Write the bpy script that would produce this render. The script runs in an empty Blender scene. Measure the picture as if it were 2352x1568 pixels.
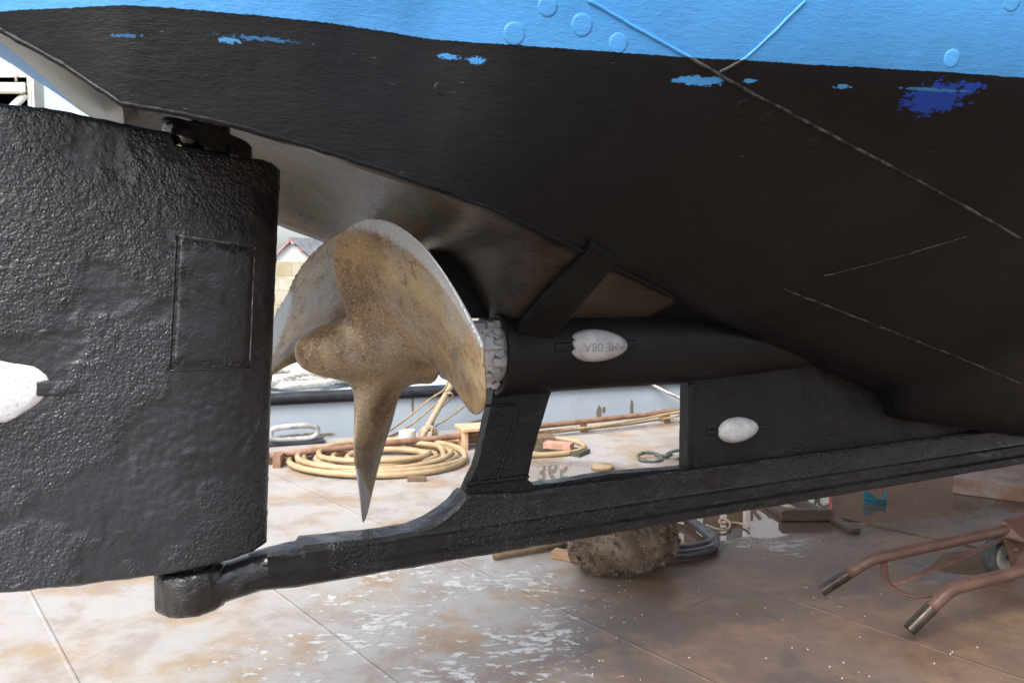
import bpy, bmesh, math, random
from mathutils import Vector, Matrix, noise
from mathutils.bvhtree import BVHTree
random.seed(7)
C = bpy.data.collections.new("place"); bpy.context.scene.collection.children.link(C)
# ------------------------------------------------------------------ camera model (photo measured on a 2352 x 1568 view)
F = 1764.0; CX = 1176.0; CY = 784.0; H = 1.2
PITCH = math.atan((784-649)/F)
YAW = math.radians(26)
U = Vector((math.cos(YAW), math.sin(YAW), 0)); NV = Vector((math.sin(YAW), -math.cos(YAW), 0))
P0 = Vector((0.19, 2.0, 0)); CAM = Vector((0, 0, H))
def ray(px, py):
    cx = (px-CX)/F; cy = (CY-py)/F
    cp, sp = math.cos(PITCH), math.sin(PITCH)
    return Vector((cx, cp+sp*cy, cy*cp-sp))
def on_z(px, py, z=0.0):
    d = ray(px, py); k = (z-H)/d.z
    return CAM+d*k
def on_y(px, py, y):
    d = ray(px, py); return CAM+d*(y/d.y)
def bpt(px, py, t=0.0):                        # a point of the boat (s forward, t to the near side, z up)
    d = ray(px, py)
    k = (P0.dot(NV)+t-CAM.dot(NV))/d.dot(NV)
    p = CAM+d*k
    return Vector(((p-P0).dot(U), t, p.z))
def L(s, t, z): return Vector((s, -t, z))      # boat (s,t,z) -> local coordinates of the boat's Empty
def bl(px, py, t=0.0):
    b = bpt(px, py, t); return L(b.x, b.y, b.z)
def fn(p, sc, seed=0.0): return noise.noise(Vector((p[0]*sc+seed, p[1]*sc-seed*.7, p[2]*sc+seed*.3)))
# ------------------------------------------------------------------ objects
def link(name, verts, faces, mat=None, parent=None, smooth=True, attr=None):
    me = bpy.data.meshes.new(name); me.from_pydata([tuple(v) for v in verts], [], faces); me.update()
    o = bpy.data.objects.new(name, me); C.objects.link(o)
    if mat: me.materials.append(mat)
    if parent: o.parent = parent
    if smooth: me.polygons.foreach_set('use_smooth', [True]*len(me.polygons))
    if attr:
        for k, vals in attr.items():
            a = me.attributes.new(k, 'FLOAT', 'POINT'); a.data.foreach_set('value', vals)
    return o
def fix(o):
    bm = bmesh.new(); bm.from_mesh(o.data); bmesh.ops.recalc_face_normals(bm, faces=bm.faces); bm.to_mesh(o.data); bm.free(); return o
def tag(o, label=None, cat=None, group=None, kind=None):
    if label: o['label'] = label
    if cat: o['category'] = cat
    if group: o['group'] = group
    if kind: o['kind'] = kind
    return o
def empty(name, loc, rz, label, cat, group=None):
    o = bpy.data.objects.new(name, None); o.empty_display_size = .1; C.objects.link(o)
    o.location = loc; o.rotation_euler = (0, 0, rz); return tag(o, label, cat, group)
def bevel(o, w, seg=2, ang=35):
    m = o.modifiers.new('b', 'BEVEL'); m.width = w; m.segments = seg; m.limit_method = 'ANGLE'; m.angle_limit = math.radians(ang); return o
def catmull(pts, n=8, closed=False):
    pts = [Vector(p) for p in pts]; out = []; N = len(pts); rng = N if closed else N-1
    for i in range(rng):
        if closed: a, b, c, d = pts[i-1], pts[i], pts[(i+1) % N], pts[(i+2) % N]
        else: a, b, c, d = pts[max(i-1, 0)], pts[i], pts[i+1], pts[min(i+2, N-1)]
        for k in range(n):
            t = k/n
            out.append(.5*((2*b)+(c-a)*t+(2*a-5*b+4*c-d)*t*t+(3*b-a-3*c+d)*t*t*t))
    if not closed: out.append(pts[-1])
    return out
class MB:
    def __init__(s): s.v = []; s.f = []
    def add(s, v, f):
        n = len(s.v); s.v += [Vector(x) for x in v]; s.f += [[i+n for i in q] for q in f]
    def box(s, c, size, M=None):
        hx, hy, hz = [a/2 for a in size]
        v = [Vector((x, y, z)) for x in (-hx, hx) for y in (-hy, hy) for z in (-hz, hz)]
        if M: v = [M @ p for p in v]
        v = [p+Vector(c) for p in v]
        s.add(v, [(0, 1, 3, 2), (4, 6, 7, 5), (0, 4, 5, 1), (2, 3, 7, 6), (0, 2, 6, 4), (1, 5, 7, 3)])
    def tube(s, path, r, seg=10, closed=False, cap=True, flat=1.0, rad=None, up=None):
        path = [Vector(p) for p in path]; n = len(path); rings = []
        prev = None
        for i, p in enumerate(path):
            if closed: t = path[(i+1) % n]-path[i-1]
            else: t = path[min(i+1, n-1)]-path[max(i-1, 0)]
            t.normalize()
            if up is not None: a = Vector(up)
            else: a = prev if prev is not None else (Vector((0, 0, 1)) if abs(t.z) < .9 else Vector((1, 0, 0)))
            a = (a-t*a.dot(t)).normalized(); b = t.cross(a); prev = a
            rr = rad[i] if rad else r
            rings.append([p+a*math.cos(2*math.pi*k/seg)*rr*flat+b*math.sin(2*math.pi*k/seg)*rr for k in range(seg)])
        v = [q for R in rings for q in R]; f = []
        for i in range(n if closed else n-1):
            j = (i+1) % n
            for k in range(seg): f.append((i*seg+k, i*seg+(k+1) % seg, j*seg+(k+1) % seg, j*seg+k))
        if cap and not closed: f += [tuple(range(seg))[::-1], tuple((n-1)*seg+k for k in range(seg))]
        s.add(v, f)
    def lathe(s, prof, M, seg=32, cap=True):               # prof: (axial x, radius)
        v = []; f = []
        for x, r in prof:
            for k in range(seg):
                a = 2*math.pi*k/seg; v.append(M @ Vector((x, r*math.cos(a), r*math.sin(a))))
        for i in range(len(prof)-1):
            for k in range(seg): f.append((i*seg+k, (i+1)*seg+k, (i+1)*seg+(k+1) % seg, i*seg+(k+1) % seg))
        if cap: f += [tuple(range(seg)), tuple((len(prof)-1)*seg+k for k in range(seg))[::-1]]
        s.add(v, f)
    def rope(s, path, r, pitch=None, seg=6, strands=3):
        path = [Vector(p) for p in path]; pitch = pitch or r*9; L_ = 0; n = len(path); frames = []; prev = None
        for i, p in enumerate(path):
            t = (path[min(i+1, n-1)]-path[max(i-1, 0)]).normalized()
            a = prev if prev is not None else (Vector((0, 0, 1)) if abs(t.z) < .9 else Vector((1, 0, 0)))
            a = (a-t*a.dot(t)).normalized(); prev = a
            if i: L_ += (p-path[i-1]).length
            frames.append((p, a, t.cross(a), L_))
        for k in range(strands):
            pp = []
            for p, a, b, l in frames:
                th = 2*math.pi*(l/pitch+k/strands); pp.append(p+(a*math.cos(th)+b*math.sin(th))*r*.5)
            s.tube(pp, r*.56, seg)
    def build(s, name, mat=None, parent=None, smooth=True): return fix(link(name, s.v, s.f, mat, parent, smooth))
def resample(path, step):
    path = [Vector(p) for p in path]; out = [path[0]]; acc = 0
    for a, b in zip(path, path[1:]):
        l = (b-a).length
        if l == 0: continue
        d = step-acc
        while d <= l: out.append(a+(b-a)*(d/l)); d += step
        acc = (acc+l) % step
    out.append(path[-1]); return out
# ------------------------------------------------------------------ materials
class NT:
    def __init__(s, name):
        s.m = bpy.data.materials.new(name); s.m.use_nodes = True; s.t = s.m.node_tree; s.t.nodes.clear()
        s.out = s.n('ShaderNodeOutputMaterial'); s.b = s.n('ShaderNodeBsdfPrincipled'); s.l(s.b.outputs[0], s.out.inputs[0])
        s.tc = s.n('ShaderNodeTexCoord'); s.obj = s.tc.outputs['Object']
    def n(s, t, **k):
        x = s.t.nodes.new(t)
        for a, v in k.items(): setattr(x, a, v)
        return x
    def l(s, a, b): s.t.links.new(a, b)
    def put(s, sock, v):
        if sock.type == 'RGBA' and isinstance(v, (int, float)): v = (v, v, v)
        if hasattr(v, 'links') or isinstance(v, bpy.types.NodeSocket): s.l(v, sock)
        elif isinstance(v, tuple) and len(v) == 3 and sock.type == 'RGBA': sock.default_value = (*v, 1)
        else: sock.default_value = v
    def noise(s, sc, det=4, ro=.55, vec=None, dist=0.0, col=False):
        x = s.n('ShaderNodeTexNoise'); x.inputs['Scale'].default_value = sc; x.inputs['Detail'].default_value = det
        x.inputs['Roughness'].default_value = ro; x.inputs['Distortion'].default_value = dist; s.l(vec or s.obj, x.inputs['Vector'])
        return x.outputs['Color' if col else 'Fac']
    def voro(s, sc, vec=None, feat='F1', rnd=1.0):
        x = s.n('ShaderNodeTexVoronoi', feature=feat); x.inputs['Scale'].default_value = sc; x.inputs['Randomness'].default_value = rnd
        s.l(vec or s.obj, x.inputs['Vector']); return x.outputs['Distance']
    def math(s, op, a, b=0.0, c=None, clamp=False):
        x = s.n('ShaderNodeMath', operation=op, use_clamp=clamp); s.put(x.inputs[0], a); s.put(x.inputs[1], b)
        if c is not None: s.put(x.inputs[2], c)
        return x.outputs[0]
    def step(s, v, a, b, lo=0.0, hi=1.0):
        x = s.n('ShaderNodeMapRange', interpolation_type='SMOOTHSTEP'); s.put(x.inputs['Value'], v)
        x.inputs['From Min'].default_value = a; x.inputs['From Max'].default_value = b
        s.put(x.inputs['To Min'], lo); s.put(x.inputs['To Max'], hi); return x.outputs[0]
    def mix(s, f, a, b):
        x = s.n('ShaderNodeMix', data_type='RGBA'); s.put(x.inputs[0], f); s.put(x.inputs[6], a); s.put(x.inputs[7], b); return x.outputs[2]
    def mul(s, a, b): return s.math('MULTIPLY', a, b)
    def mapv(s, loc=(0, 0, 0), rot=(0, 0, 0), sc=(1, 1, 1), vec=None):
        x = s.n('ShaderNodeMapping'); s.l(vec or s.obj, x.inputs[0]); x.inputs['Location'].default_value = loc
        x.inputs['Rotation'].default_value = rot; x.inputs['Scale'].default_value = sc; return x.outputs[0]
    def sep(s, v=None):
        x = s.n('ShaderNodeSeparateXYZ'); s.l(v or s.obj, x.inputs[0]); return x.outputs
    def bump(s, h, dist, strength=1.0, normal=None):
        x = s.n('ShaderNodeBump'); s.put(x.inputs['Height'], h); x.inputs['Distance'].default_value = dist; x.inputs['Strength'].default_value = strength
        if normal: s.l(normal, x.inputs['Normal'])
        return x.outputs[0]
    def set(s, **k):
        for a, v in k.items(): s.put(s.b.inputs[{'col': 'Base Color', 'rough': 'Roughness', 'metal': 'Metallic', 'spec': 'Specular IOR Level', 'normal': 'Normal', 'coat': 'Coat Weight', 'coatr': 'Coat Roughness', 'ior': 'IOR'}[a]], v)
        return s.m
def simple(name, c1, c2, sc=8, rough=.6, metal=0.0, bumpd=.0, bsc=60, spec=.5, vec=None):
    t = NT(name); v = t.mapv(sc=vec) if vec else None
    f = t.step(t.noise(sc, 5, .6, v), .35, .65)
    t.set(col=t.mix(f, c1, c2), rough=t.step(t.noise(sc*2.3, 3), .3, .7, max(rough-.12, .05), min(rough+.12, 1)), metal=metal, spec=spec)
    if bumpd: t.set(normal=t.bump(t.noise(bsc, 4, .6, v), bumpd))
    return t.m
def black_paint(name, lump=.004, pit=1.0, base=(.018, .018, .019), r0=.3, spec=.35, streak=None):
    t = NT(name)
    patch = t.step(t.noise(5.5, 3, .5), .44, .56)                   # rough and smooth patches of the coat
    v = t.mapv(sc=streak) if streak else None
    n1 = t.noise(85, 3, .55, v); n2 = t.noise(170, 2, .5, v); vo = t.voro(105, v)
    pits = t.step(vo, .0, .35)
    h = t.math('ADD', t.math('ADD', t.mul(n1, t.step(patch, 0, 1, .25, 1.0)), t.mul(n2, t.step(patch, 0, 1, .12, .4))), t.mul(pits, t.mul(patch, .35*pit)))
    nrm = t.bump(h, lump)
    nrm = t.bump(t.noise(9, 3, .5), lump*1.5, 1.0, nrm)
    col = t.mix(t.step(t.noise(3.1, 5, .6), .4, .7), base, tuple(c*1.7 for c in base))
    scr = t.step(t.noise(220, 2, .5), .74, .80)
    col = t.mix(t.mul(scr, .35), col, (.16, .155, .15))
    t.set(col=col, rough=t.step(t.noise(12, 4), .3, .7, r0-.08, r0+.14), spec=spec, normal=nrm)
    return t.m
M_tar = black_paint('rudder_tar_paint', .0036, 1.2, (.0190, .0212, .0255), .20, .60)
M_tar2 = black_paint('skeg_tar_paint', .0034, .6, (.0068, .0068, .0072), .36, .26)
M_tube = black_paint('tube_paint', .0010, .2, (.008, .008, .0085), .42, .22)
M_stock = black_paint('stock_tar', .0030, .9, (.014, .014, .015), .13, .75)
M_heel = black_paint('heel_tar_paint', .0040, .9, (.0095, .0095, .010), .24, .34)
# ------------------------------------------------------------------ the boat
ZW = 1.60
boat = empty('fishing_boat', P0, YAW, 'black bottomed fishing boat with sky blue topsides, its stern hauled out over the deck', 'boat')
near_px = [(0, 70, .32), (145, 150, .37), (280, 240, .42), (540, 290, .46), (720, 342, .475), (900, 400, .48), (1030, 440, .47), (1150, 490, .44), (1340, 580, .36), (1450, 636, .27), (1560, 690, .19), (1780, 790, .11), (2048, 905, .075), (2068, 963, .07), (2352, 1003, .06)]
far_px = [(-70, 92, -.21), (0, 131, -.25), (36, 154, -.275), (86, 189, -.305), (121, 209, -.325), (206, 270, -.36), (365, 345, -.41), (500, 430, -.45), (640, 520, -.48), (745, 557, -.47), (870, 610, -.44)]
near = [bpt(*p) for p in near_px]
far = [bpt(*p) for p in far_px]
near = [Vector((-1.78, .03, 1.86)), Vector((-1.66, .16, 1.78)), Vector((-1.45, .27, 1.675))]+near
near += [Vector((2.6, .06, .62)), Vector((4.5, .06, .62)), Vector((6.6, .06, .66)), Vector((7.6, .05, 1.0)), Vector((8.1, .02, 1.7))]
far = [Vector((-1.78, -.03, 1.86)), Vector((-1.66, -.13, 1.80))]+[p for p in far if p.x > -1.62]
def interp(tab, s):
    if s <= tab[0].x: return tab[0]
    for a, b in zip(tab, tab[1:]):
        if s <= b.x:
            k = (s-a.x)/max(b.x-a.x, 1e-6); return a.lerp(b, k)
    return tab[-1]
far_end = far[-1]
def farpt(s):
    if s <= far_end.x: return interp(far, s)
    p = interp(near, s); k = min(1, (s-far_end.x)/.35); q = interp(near, far_end.x)
    dz = (far_end.z-q.z)*(1-k); return Vector((s, -p.y, p.z+dz))
wl_px = [(0, 38), (300, 42), (600, 50), (800, 68), (1000, 90), (1300, 112), (1570, 131), (1950, 152), (2352, 178)]
wl = []
for px, py in wl_px:
    p = on_z(px, py, ZW); wl.append(Vector(((p-P0).dot(U), (p-P0).dot(NV), ZW)))
wl = [Vector((-1.78, .05, ZW)), Vector((-1.66, .17, ZW)), Vector((-1.45, .285, ZW))]+wl
wl += [Vector((1.0, .98, ZW)), Vector((1.6, 1.10, ZW)), Vector((2.6, 1.28, ZW)), Vector((4.2, 1.4, ZW)), Vector((6, 1.15, ZW)), Vector((7.4, .5, ZW)), Vector((8.1, .06, ZW))]
def section(s, side=1):
    a = interp(near, s) if side > 0 else farpt(s)
    w = interp(wl, s); tw = max(w.y, abs(a.y)+.015); zw = max(ZW, a.z+.06)
    ta = abs(a.y); pts = []; nL = 14
    bul = .05*min(1, max(0, (s+.6)/1.2))
    for k in range(nL+1):
        v = k/nL; pts.append((ta+(tw-ta)*v+bul*4*v*(1-v)*(1-.3*v), a.z+(zw-a.z)*v))
    fl = .30 if s > -1.3 else .30*max(.1, (s+1.78)/.48)
    for k in range(1, 9):
        v = k/8; pts.append((tw+fl*v*(1-.25*v), zw+(2.75-zw)*v))
    return [L(s, side*t, z) for t, z in pts]
ss = [-1.78+i*.03 for i in range(0, 130)]; ss = [s for s in ss if s < 2.0]+[2.0+i*.12 for i in range(0, 52)]
ss = [s for s in ss if s <= 8.1]
zt0 = bpt(1300, 801).z
hv = []; hf = []
nb = 20; cols = None; bot = []
for s in ss:
    n_ = section(s, 1); f_ = section(s, -1)
    a = interp(near, s); b = farpt(s)
    a1_ = min(1, max(0, (s+1.075)/.05)); a2_ = min(1, max(0, (s+.66)/.20)); arch = .105*a1_*a1_*(3-2*a1_)*(1-a2_*a2_*(3-2*a2_))
    lipn = .03
    mid = []
    for k in range(1, nb):
        v = k/nb; t = a.y+(b.y-a.y)*v; z = a.z+(b.z-a.z)*v
        e = min(v, 1-v); sh = min(1, max(0, (e-.035)/.15)); sh = sh*sh*(3-2*sh)
        kd = min(1, max(0, (s+.37)/.14)); kd = kd*kd*(3-2*kd); cz = min((a.z+b.z)/2, zt0+.055)
        drop = kd*((a.z+b.z)/2-cz)*(min(1, 2*e/.9))**1.25
        mid.append(L(s, t, z+arch*sh*(1-kd)-drop))
    row = n_[::-1]+mid+f_
    cols = len(row); hv += row; bot += [0.0]*len(n_)+[(1.0 if s < -.98 else .50 if s > -.45 else 1-.50*(s+.98)/.53) if s < .16 else 0.0]*len(mid)+[0.0]*len(f_)
for i in range(len(ss)-1):
    for j in range(cols-1): hf.append((i*cols+j, i*cols+j+1, (i+1)*cols+j+1, (i+1)*cols+j))
    hf.append((i*cols, (i+1)*cols, (i+1)*cols+cols-1, i*cols+cols-1))       # weather deck
hf.append(tuple(range(cols)))
jn = 22
# slight unevenness of plating
hv = [v+Vector((0, 1, 0))*(.004*fn(v, 2.6)+.0022*fn(v, 7, 3))*(-1 if v.y < 0 else 1) for v in hv]
bvh = BVHTree.FromPolygons(hv, hf)
RW2B = Matrix.Rotation(-YAW, 4, 'Z') @ Matrix.Translation(-P0)
camL = RW2B @ CAM
def hull_hit(px, py):
    d = (RW2B.to_3x3() @ ray(px, py)).normalized()
    h = bvh.ray_cast(camL, d)
    return h[0], (h[1] if h[1].dot(d) < 0 else -h[1])
def hull_mat(seam=False):
    t = NT('seam_paint' if seam else 'hull_paint'); x, y, z = t.sep()
    v = t.mapv(sc=(1, 1, 3.2))
    jag = t.math('ADD', t.mul(t.math('SUBTRACT', t.noise(110, 4, .6), .5), .0045), t.mul(t.math('SUBTRACT', t.noise(9, 2), .5), .004))
    lvl = t.math('ADD', z, jag)
    blue = t.step(lvl, ZW-.0007, ZW+.0007)
    black = t.mix(t.step(t.noise(2.4, 5, .6), .35, .7), (.0070, .0076, .0090), (.0125, .0125, .0135))
    fl = t.step(t.noise(75, 3, .6, t.mapv(sc=(.45, 1, 2.6), rot=(0, .25, 0))), .715, .76)
    black = t.mix(t.mul(fl, .5), black, (.14, .135, .13))
    bt = t.n('ShaderNodeAttribute', attribute_name='bottom').outputs['Fac']
    scrape = t.step(t.noise(24, 6, .72, t.mapv(sc=(1, 1, 2.5), rot=(0, 0, .35)), .3), .55, .63)
    under = t.mix(t.step(t.noise(3, 5), .35, .65), t.mix(t.step(bt, .5, 1), (.055, .045, .037), (.125, .110, .097)), t.mix(t.step(bt, .5, 1), (.085, .070, .058), (.165, .148, .132)))  # pale film on the bottom; fading forward paints in the weaker deck bounce
    under = t.mix(t.mul(scrape, .7), under, (.016, .014, .013))
    black = t.mix(t.step(bt, .1, .5), black, under)
    for (px, py, rx, rz, c, th, dn) in [(1608, 186, .050, .0075, (.075, .33, .72), .50, 60), (1722, 187, .014, .004, (.075, .33, .72), .54, 90), (1935, 199, .020, .0045, (.075, .33, .72), .55, 70),
            (2150, 226, .075, .030, (.016, .065, .40), .56, 50), (2235, 200, .03, .012, (.016, .065, .40), .58, 70), (2150, 207, .085, .003, (.05, .2, .42), .56, 90),
            (600, 90, .10, .0065, (.03, .12, .27), .70, 130), (525, 92, .02, .006, (.06, .25, .5), .60, 120), (1030, 130, .022, .005, (.06, .27, .6), .58, 150), (1095, 140, .020, .008, (.06, .27, .6), .60, 150), (292, 82, .032, .004, (.03, .12, .26), .66, 130)]:
        h, _ = hull_hit(px, py)
        q = t.mapv(loc=(-h.x/rx, 0, -h.z/rz), sc=(1/rx, 0, 1/rz))
        ln = t.n('ShaderNodeVectorMath', operation='LENGTH'); t.l(q, ln.inputs[0])
        e = t.math('SUBTRACT', 1.0, ln.outputs['Value'])
        nn = t.noise(dn, 5, .7, t.mapv(sc=(1, 1, 2)))
        m_ = t.step(t.math('ADD', t.mul(e, .55), t.mul(t.math('SUBTRACT', nn, th), 1.6)), -.02, .06)
        black = t.mix(t.mul(m_, t.step(e, -.35, .0)), black, c)
    if seam: black = t.mix(t.step(t.noise(30, 4, .7), .40, .62), (.016, .015, .015), (.085, .082, .08))
    bl_ = t.mix(t.step(t.noise(1.7, 4), .35, .7), (.068, .30, .68), (.085, .34, .73))
    t.set(col=t.mix(blue, black, bl_), rough=t.mix(blue, t.mix(bt, t.step(t.noise(14, 3), .3, .7, .30, .44), .30), .42), spec=t.mix(blue, t.mix(bt, .20, .60), .35))
    h1 = t.noise(38, 4, .6, v); h2 = t.noise(120, 3, .55, v)
    nrm = t.bump(t.math('ADD', h1, t.mul(h2, .5)), .0010, 1.0)
    nrm = t.bump(t.mul(t.noise(48, 5, .7, t.mapv(sc=(1, 1.6, 2))), bt), .0030, 1.0, nrm)
    nrm = t.bump(t.noise(7, 2), .003, 1.0, nrm)
    nrm = t.bump(t.noise(17, 3, .6), .0022, .8, nrm)
    t.set(normal=nrm)
    return t.m
M_hull = hull_mat(); M_seam = hull_mat(True)
hull = fix(link('hull', hv, hf, M_hull, boat, True, {'bottom': bot}))
m = hull.modifiers.new('e', 'EDGE_SPLIT'); m.split_angle = math.radians(38)
# weld seams and plug welds on the plating
def seam(pxs, r, name='weld_seam', lift=0.0, n=24, mat=None):
    pts = []
    for (a, b) in zip(pxs, pxs[1:]):
        for k in range(n):
            u = k/n; wx, wy = a[0]+(b[0]-a[0])*u, a[1]+(b[1]-a[1])*u; wy += 1.6*noise.noise(Vector((wx*.03, wy*.03, 3)))+.8*noise.noise(Vector((wx*.11, 0, 5))); h, nn = hull_hit(wx, max(0, wy)); pts.append(h+nn*lift)
    mb = MB(); rad = [r*(1+.25*fn(p, 60)) for p in pts]
    mb.tube(pts, r, 8, rad=rad); return mb.build(name, mat or M_seam, hull)
seam([(1352, 2), (1470, 70), (1572, 126), (1700, 200), (1900, 306), (2120, 421), (2240, 488), (2350, 552)], .0036)
seam([(1850, 2), (1780, 72), (1712, 135), (1650, 168)], .0030)
seam([(1800, 664), (1920, 710), (2060, 765), (2200, 820), (2350, 882)], .0028)
seam([(1890, 634), (2010, 605), (2110, 576), (2225, 542)], .0018)
seam([(0, 68), (145, 148), (280, 238), (420, 262), (540, 288), (720, 339), (900, 397), (1150, 487), (1330, 573), (1450, 632), (1552, 684)], .0045, 'chine_weld', mat=M_hull)
def plug(px, py, r, h=.0006):
    p, nn = hull_hit(px, py); q = nn.to_track_quat('Z', 'Y').to_matrix().to_4x4()
    prof = [(-.004, r), (h*.3, r*.93), (h*.75, r*.7), (h, r*.35), (h*1.02, .0005)]
    mb = MB(); Mx = Matrix.Translation(p) @ q @ Matrix.Rotation(-math.pi/2, 4, 'Y')
    mb.lathe(prof, Mx, 20); mb.build('plug_weld', M_hull, hull)
for a in [(1182, 78, .021), (1337, 58, .021), (1420, 100, .019), (1258, 15, .019), (2186, 135, .019), (2325, 4, .02), (1708, 248, .019), (1760, 275, .014), (1012, 203, .012), (1868, 332, .013), (1590, 535, .012)]: plug(*a)
# ---- rudder
top_px = [(-700, 60), (-300, 165), (0, 235), (150, 256), (280, 285), (392, 307), (401, 334), (480, 349), (554, 362), (600, 370), (622, 376), (640, 388)]
lead_px = [(640, 386), (640, 430), (636, 520), (633, 600), (628, 720), (624, 840), (620, 940), (616, 1080), (613, 1180), (612, 1246)]
bot_px = [(-700, 1480), (-300, 1408), (0, 1362), (180, 1340), (365, 1313), (470, 1292), (560, 1265), (612, 1246)]
NU, NVV = 230, 210
def edge_lookup(tab, x):
    for a, b in zip(tab, tab[1:]):
        if x <= b[0]: return a[1]+(b[1]-a[1])*(x-a[0])/(b[0]-a[0])
    return tab[-1][1]
topb = [bpt(p[0], p[1], .050 if p[0] < 600 else .02) for p in top_px]; botb = [bpt(p[0], p[1], .045 if p[0] < 560 else .02) for p in bot_px]; leadb = [bpt(*p) for p in lead_px]
topt = sorted([(p.x, p.z) for p in topb]); bott = sorted([(p.x, p.z) for p in botb])
S_stock = bpt(475, 700).x; S_te = -1.62
leadt = sorted([(p.z, p.x) for p in leadb])
def half(s, sl):                                   # half thickness: round leading edge, fullest at the stock, thin tail
    d = sl-s; 
    if d < .185: k = max(d, 0)/.185; return .008+.070*max(0, 1-(1-k)**2)**.62
    k = (d-.185)/.62; return .078-.055*min(k, 1)
rv = []; rf = []
def rud_pt(iu, iv, side):
    u = iu/NU; v = iv/NVV
    zt_l = leadt[-1][0]; zb_l = leadt[0][0]
    sl0 = edge_lookup(leadt, zb_l+(zt_l-zb_l)*v)
    uu = 1-(1-u)**1.5
    s = S_te+(sl0-S_te)*uu
    zt = edge_lookup(topt, s); zb = edge_lookup(bott, s)
    z = zb+(zt-zb)*v
    edge = min(v*(zt-zb), (1-v)*(zt-zb))
    th = half(s, sl0)
    rnd = .86 if iv in (0, NVV) else (1 if edge > .010 else .90+.10*math.sin(min(edge/.010, 1)*math.pi/2))
    y = side*th*rnd
    p = Vector((s, y, z))
    patch = .5+.5*noise.noise(Vector((s*5.2, side*3, z*5.2)))
    k = min(1, max(0, (patch-.38)*4))
    d = .0012*fn((s, side, z), 75)*(.2+k)+.0010*fn((s, side, z), 34, 4)*(.3+k)+.0010*fn((s, side, z), 8, 9)
    rim = .0022*fn((s, 0, z), 55, 2)+.002*fn((s, 0, z), 20, 5)
    if iv in (0, NVV): z += rim
    if iu == NU: s += rim
    return L(s, y+side*d, z)
for side in (1, -1):
    base = len(rv)
    for iu in range(NU+1):
        for iv in range(NVV+1): rv.append(rud_pt(iu, iv, side))
    for iu in range(NU):
        for iv in range(NVV):
            a = base+iu*(NVV+1)+iv; q = (a, a+1, a+NVV+2, a+NVV+1); rf.append(q if side > 0 else q[::-1])
B2 = (NU+1)*(NVV+1)
def idx(side, iu, iv): return (0 if side > 0 else B2)+iu*(NVV+1)+iv
for iu in range(NU):
    rf.append((idx(1, iu, 0), idx(1, iu+1, 0), idx(-1, iu+1, 0), idx(-1, iu, 0))); rf.append((idx(1, iu, NVV), idx(-1, iu, NVV), idx(-1, iu+1, NVV), idx(1, iu+1, NVV)))
for iv in range(NVV):
    rf.append((idx(1, NU, iv), idx(1, NU, iv+1), idx(-1, NU, iv+1), idx(-1, NU, iv))); rf.append((idx(1, 0, iv), idx(-1, 0, iv), idx(-1, 0, iv+1), idx(1, 0, iv+1)))
rudder = fix(link('rudder', rv, rf, M_tar, boat))
rb = BVHTree.FromPolygons(rv, rf)
def rud_hit(px, py):
    d = (RW2B.to_3x3() @ ray(px, py)).normalized(); h = rb.ray_cast(camL, d)
    return h[0], (h[1] if h[1].dot(d) < 0 else -h[1])
def rud_bead(pxs, r, name, mat=M_tar, n=14, lift=0):
    pts = []
    for a, b in zip(pxs, pxs[1:]):
        for k in range(n+1):
            if k == n and (a, b) != (pxs[-2], pxs[-1]): continue
            u = k/n; h, nn = rud_hit(a[0]+(b[0]-a[0])*u, a[1]+(b[1]-a[1])*u)
            if h is not None: pts.append(h+nn*lift)
    mb = MB(); mb.tube(pts, r, 6, rad=[r*(1+.35*fn(p, 90)) for p in pts]); return mb.build(name, mat, rudder)
M_edge = simple('worn_panel_edge', (.03, .03, .031), (.22, .23, .235), 60, .4)
# access panel: a thin plate following the rudder side, its worn edges and slotted screws
pv = []; pf = []; NP = 26
TL, TR, BR, BL_ = (412, 541), (585, 566), (573, 838), (396, 848)
for i in range(NP+1):
    for j in range(NP+1):
        u, v = i/NP, j/NP
        x = (TL[0]*(1-u)+TR[0]*u)*(1-v)+(BL_[0]*(1-u)+BR[0]*u)*v; y = (TL[1]*(1-u)+TR[1]*u)*(1-v)+(BL_[1]*(1-u)+BR[1]*u)*v
        h, nn = rud_hit(x, y); e = i in (0, NP) or j in (0, NP)
        pv.append(h+Vector((0, -1, 0))*(-.003 if e else .0030))
for i in range(NP):
    for j in range(NP): a = i*(NP+1)+j; pf.append((a, a+1, a+NP+2, a+NP+1))
panel = fix(link('access_panel', pv, pf, M_tar, rudder))
rud_bead([TL, TR], .0019, 'worn_edge', M_edge); rud_bead([TR, BR], .0014, 'worn_edge', M_edge, lift=.001)
rud_bead([(TL[0]-7, TL[1]), (BL_[0]-7, BL_[1])], .0030, 'weld_bead'); rud_bead([(BL_[0]-6, BL_[1]+3), (BR[0], BR[1]+5)], .0022, 'weld_bead')
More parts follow.
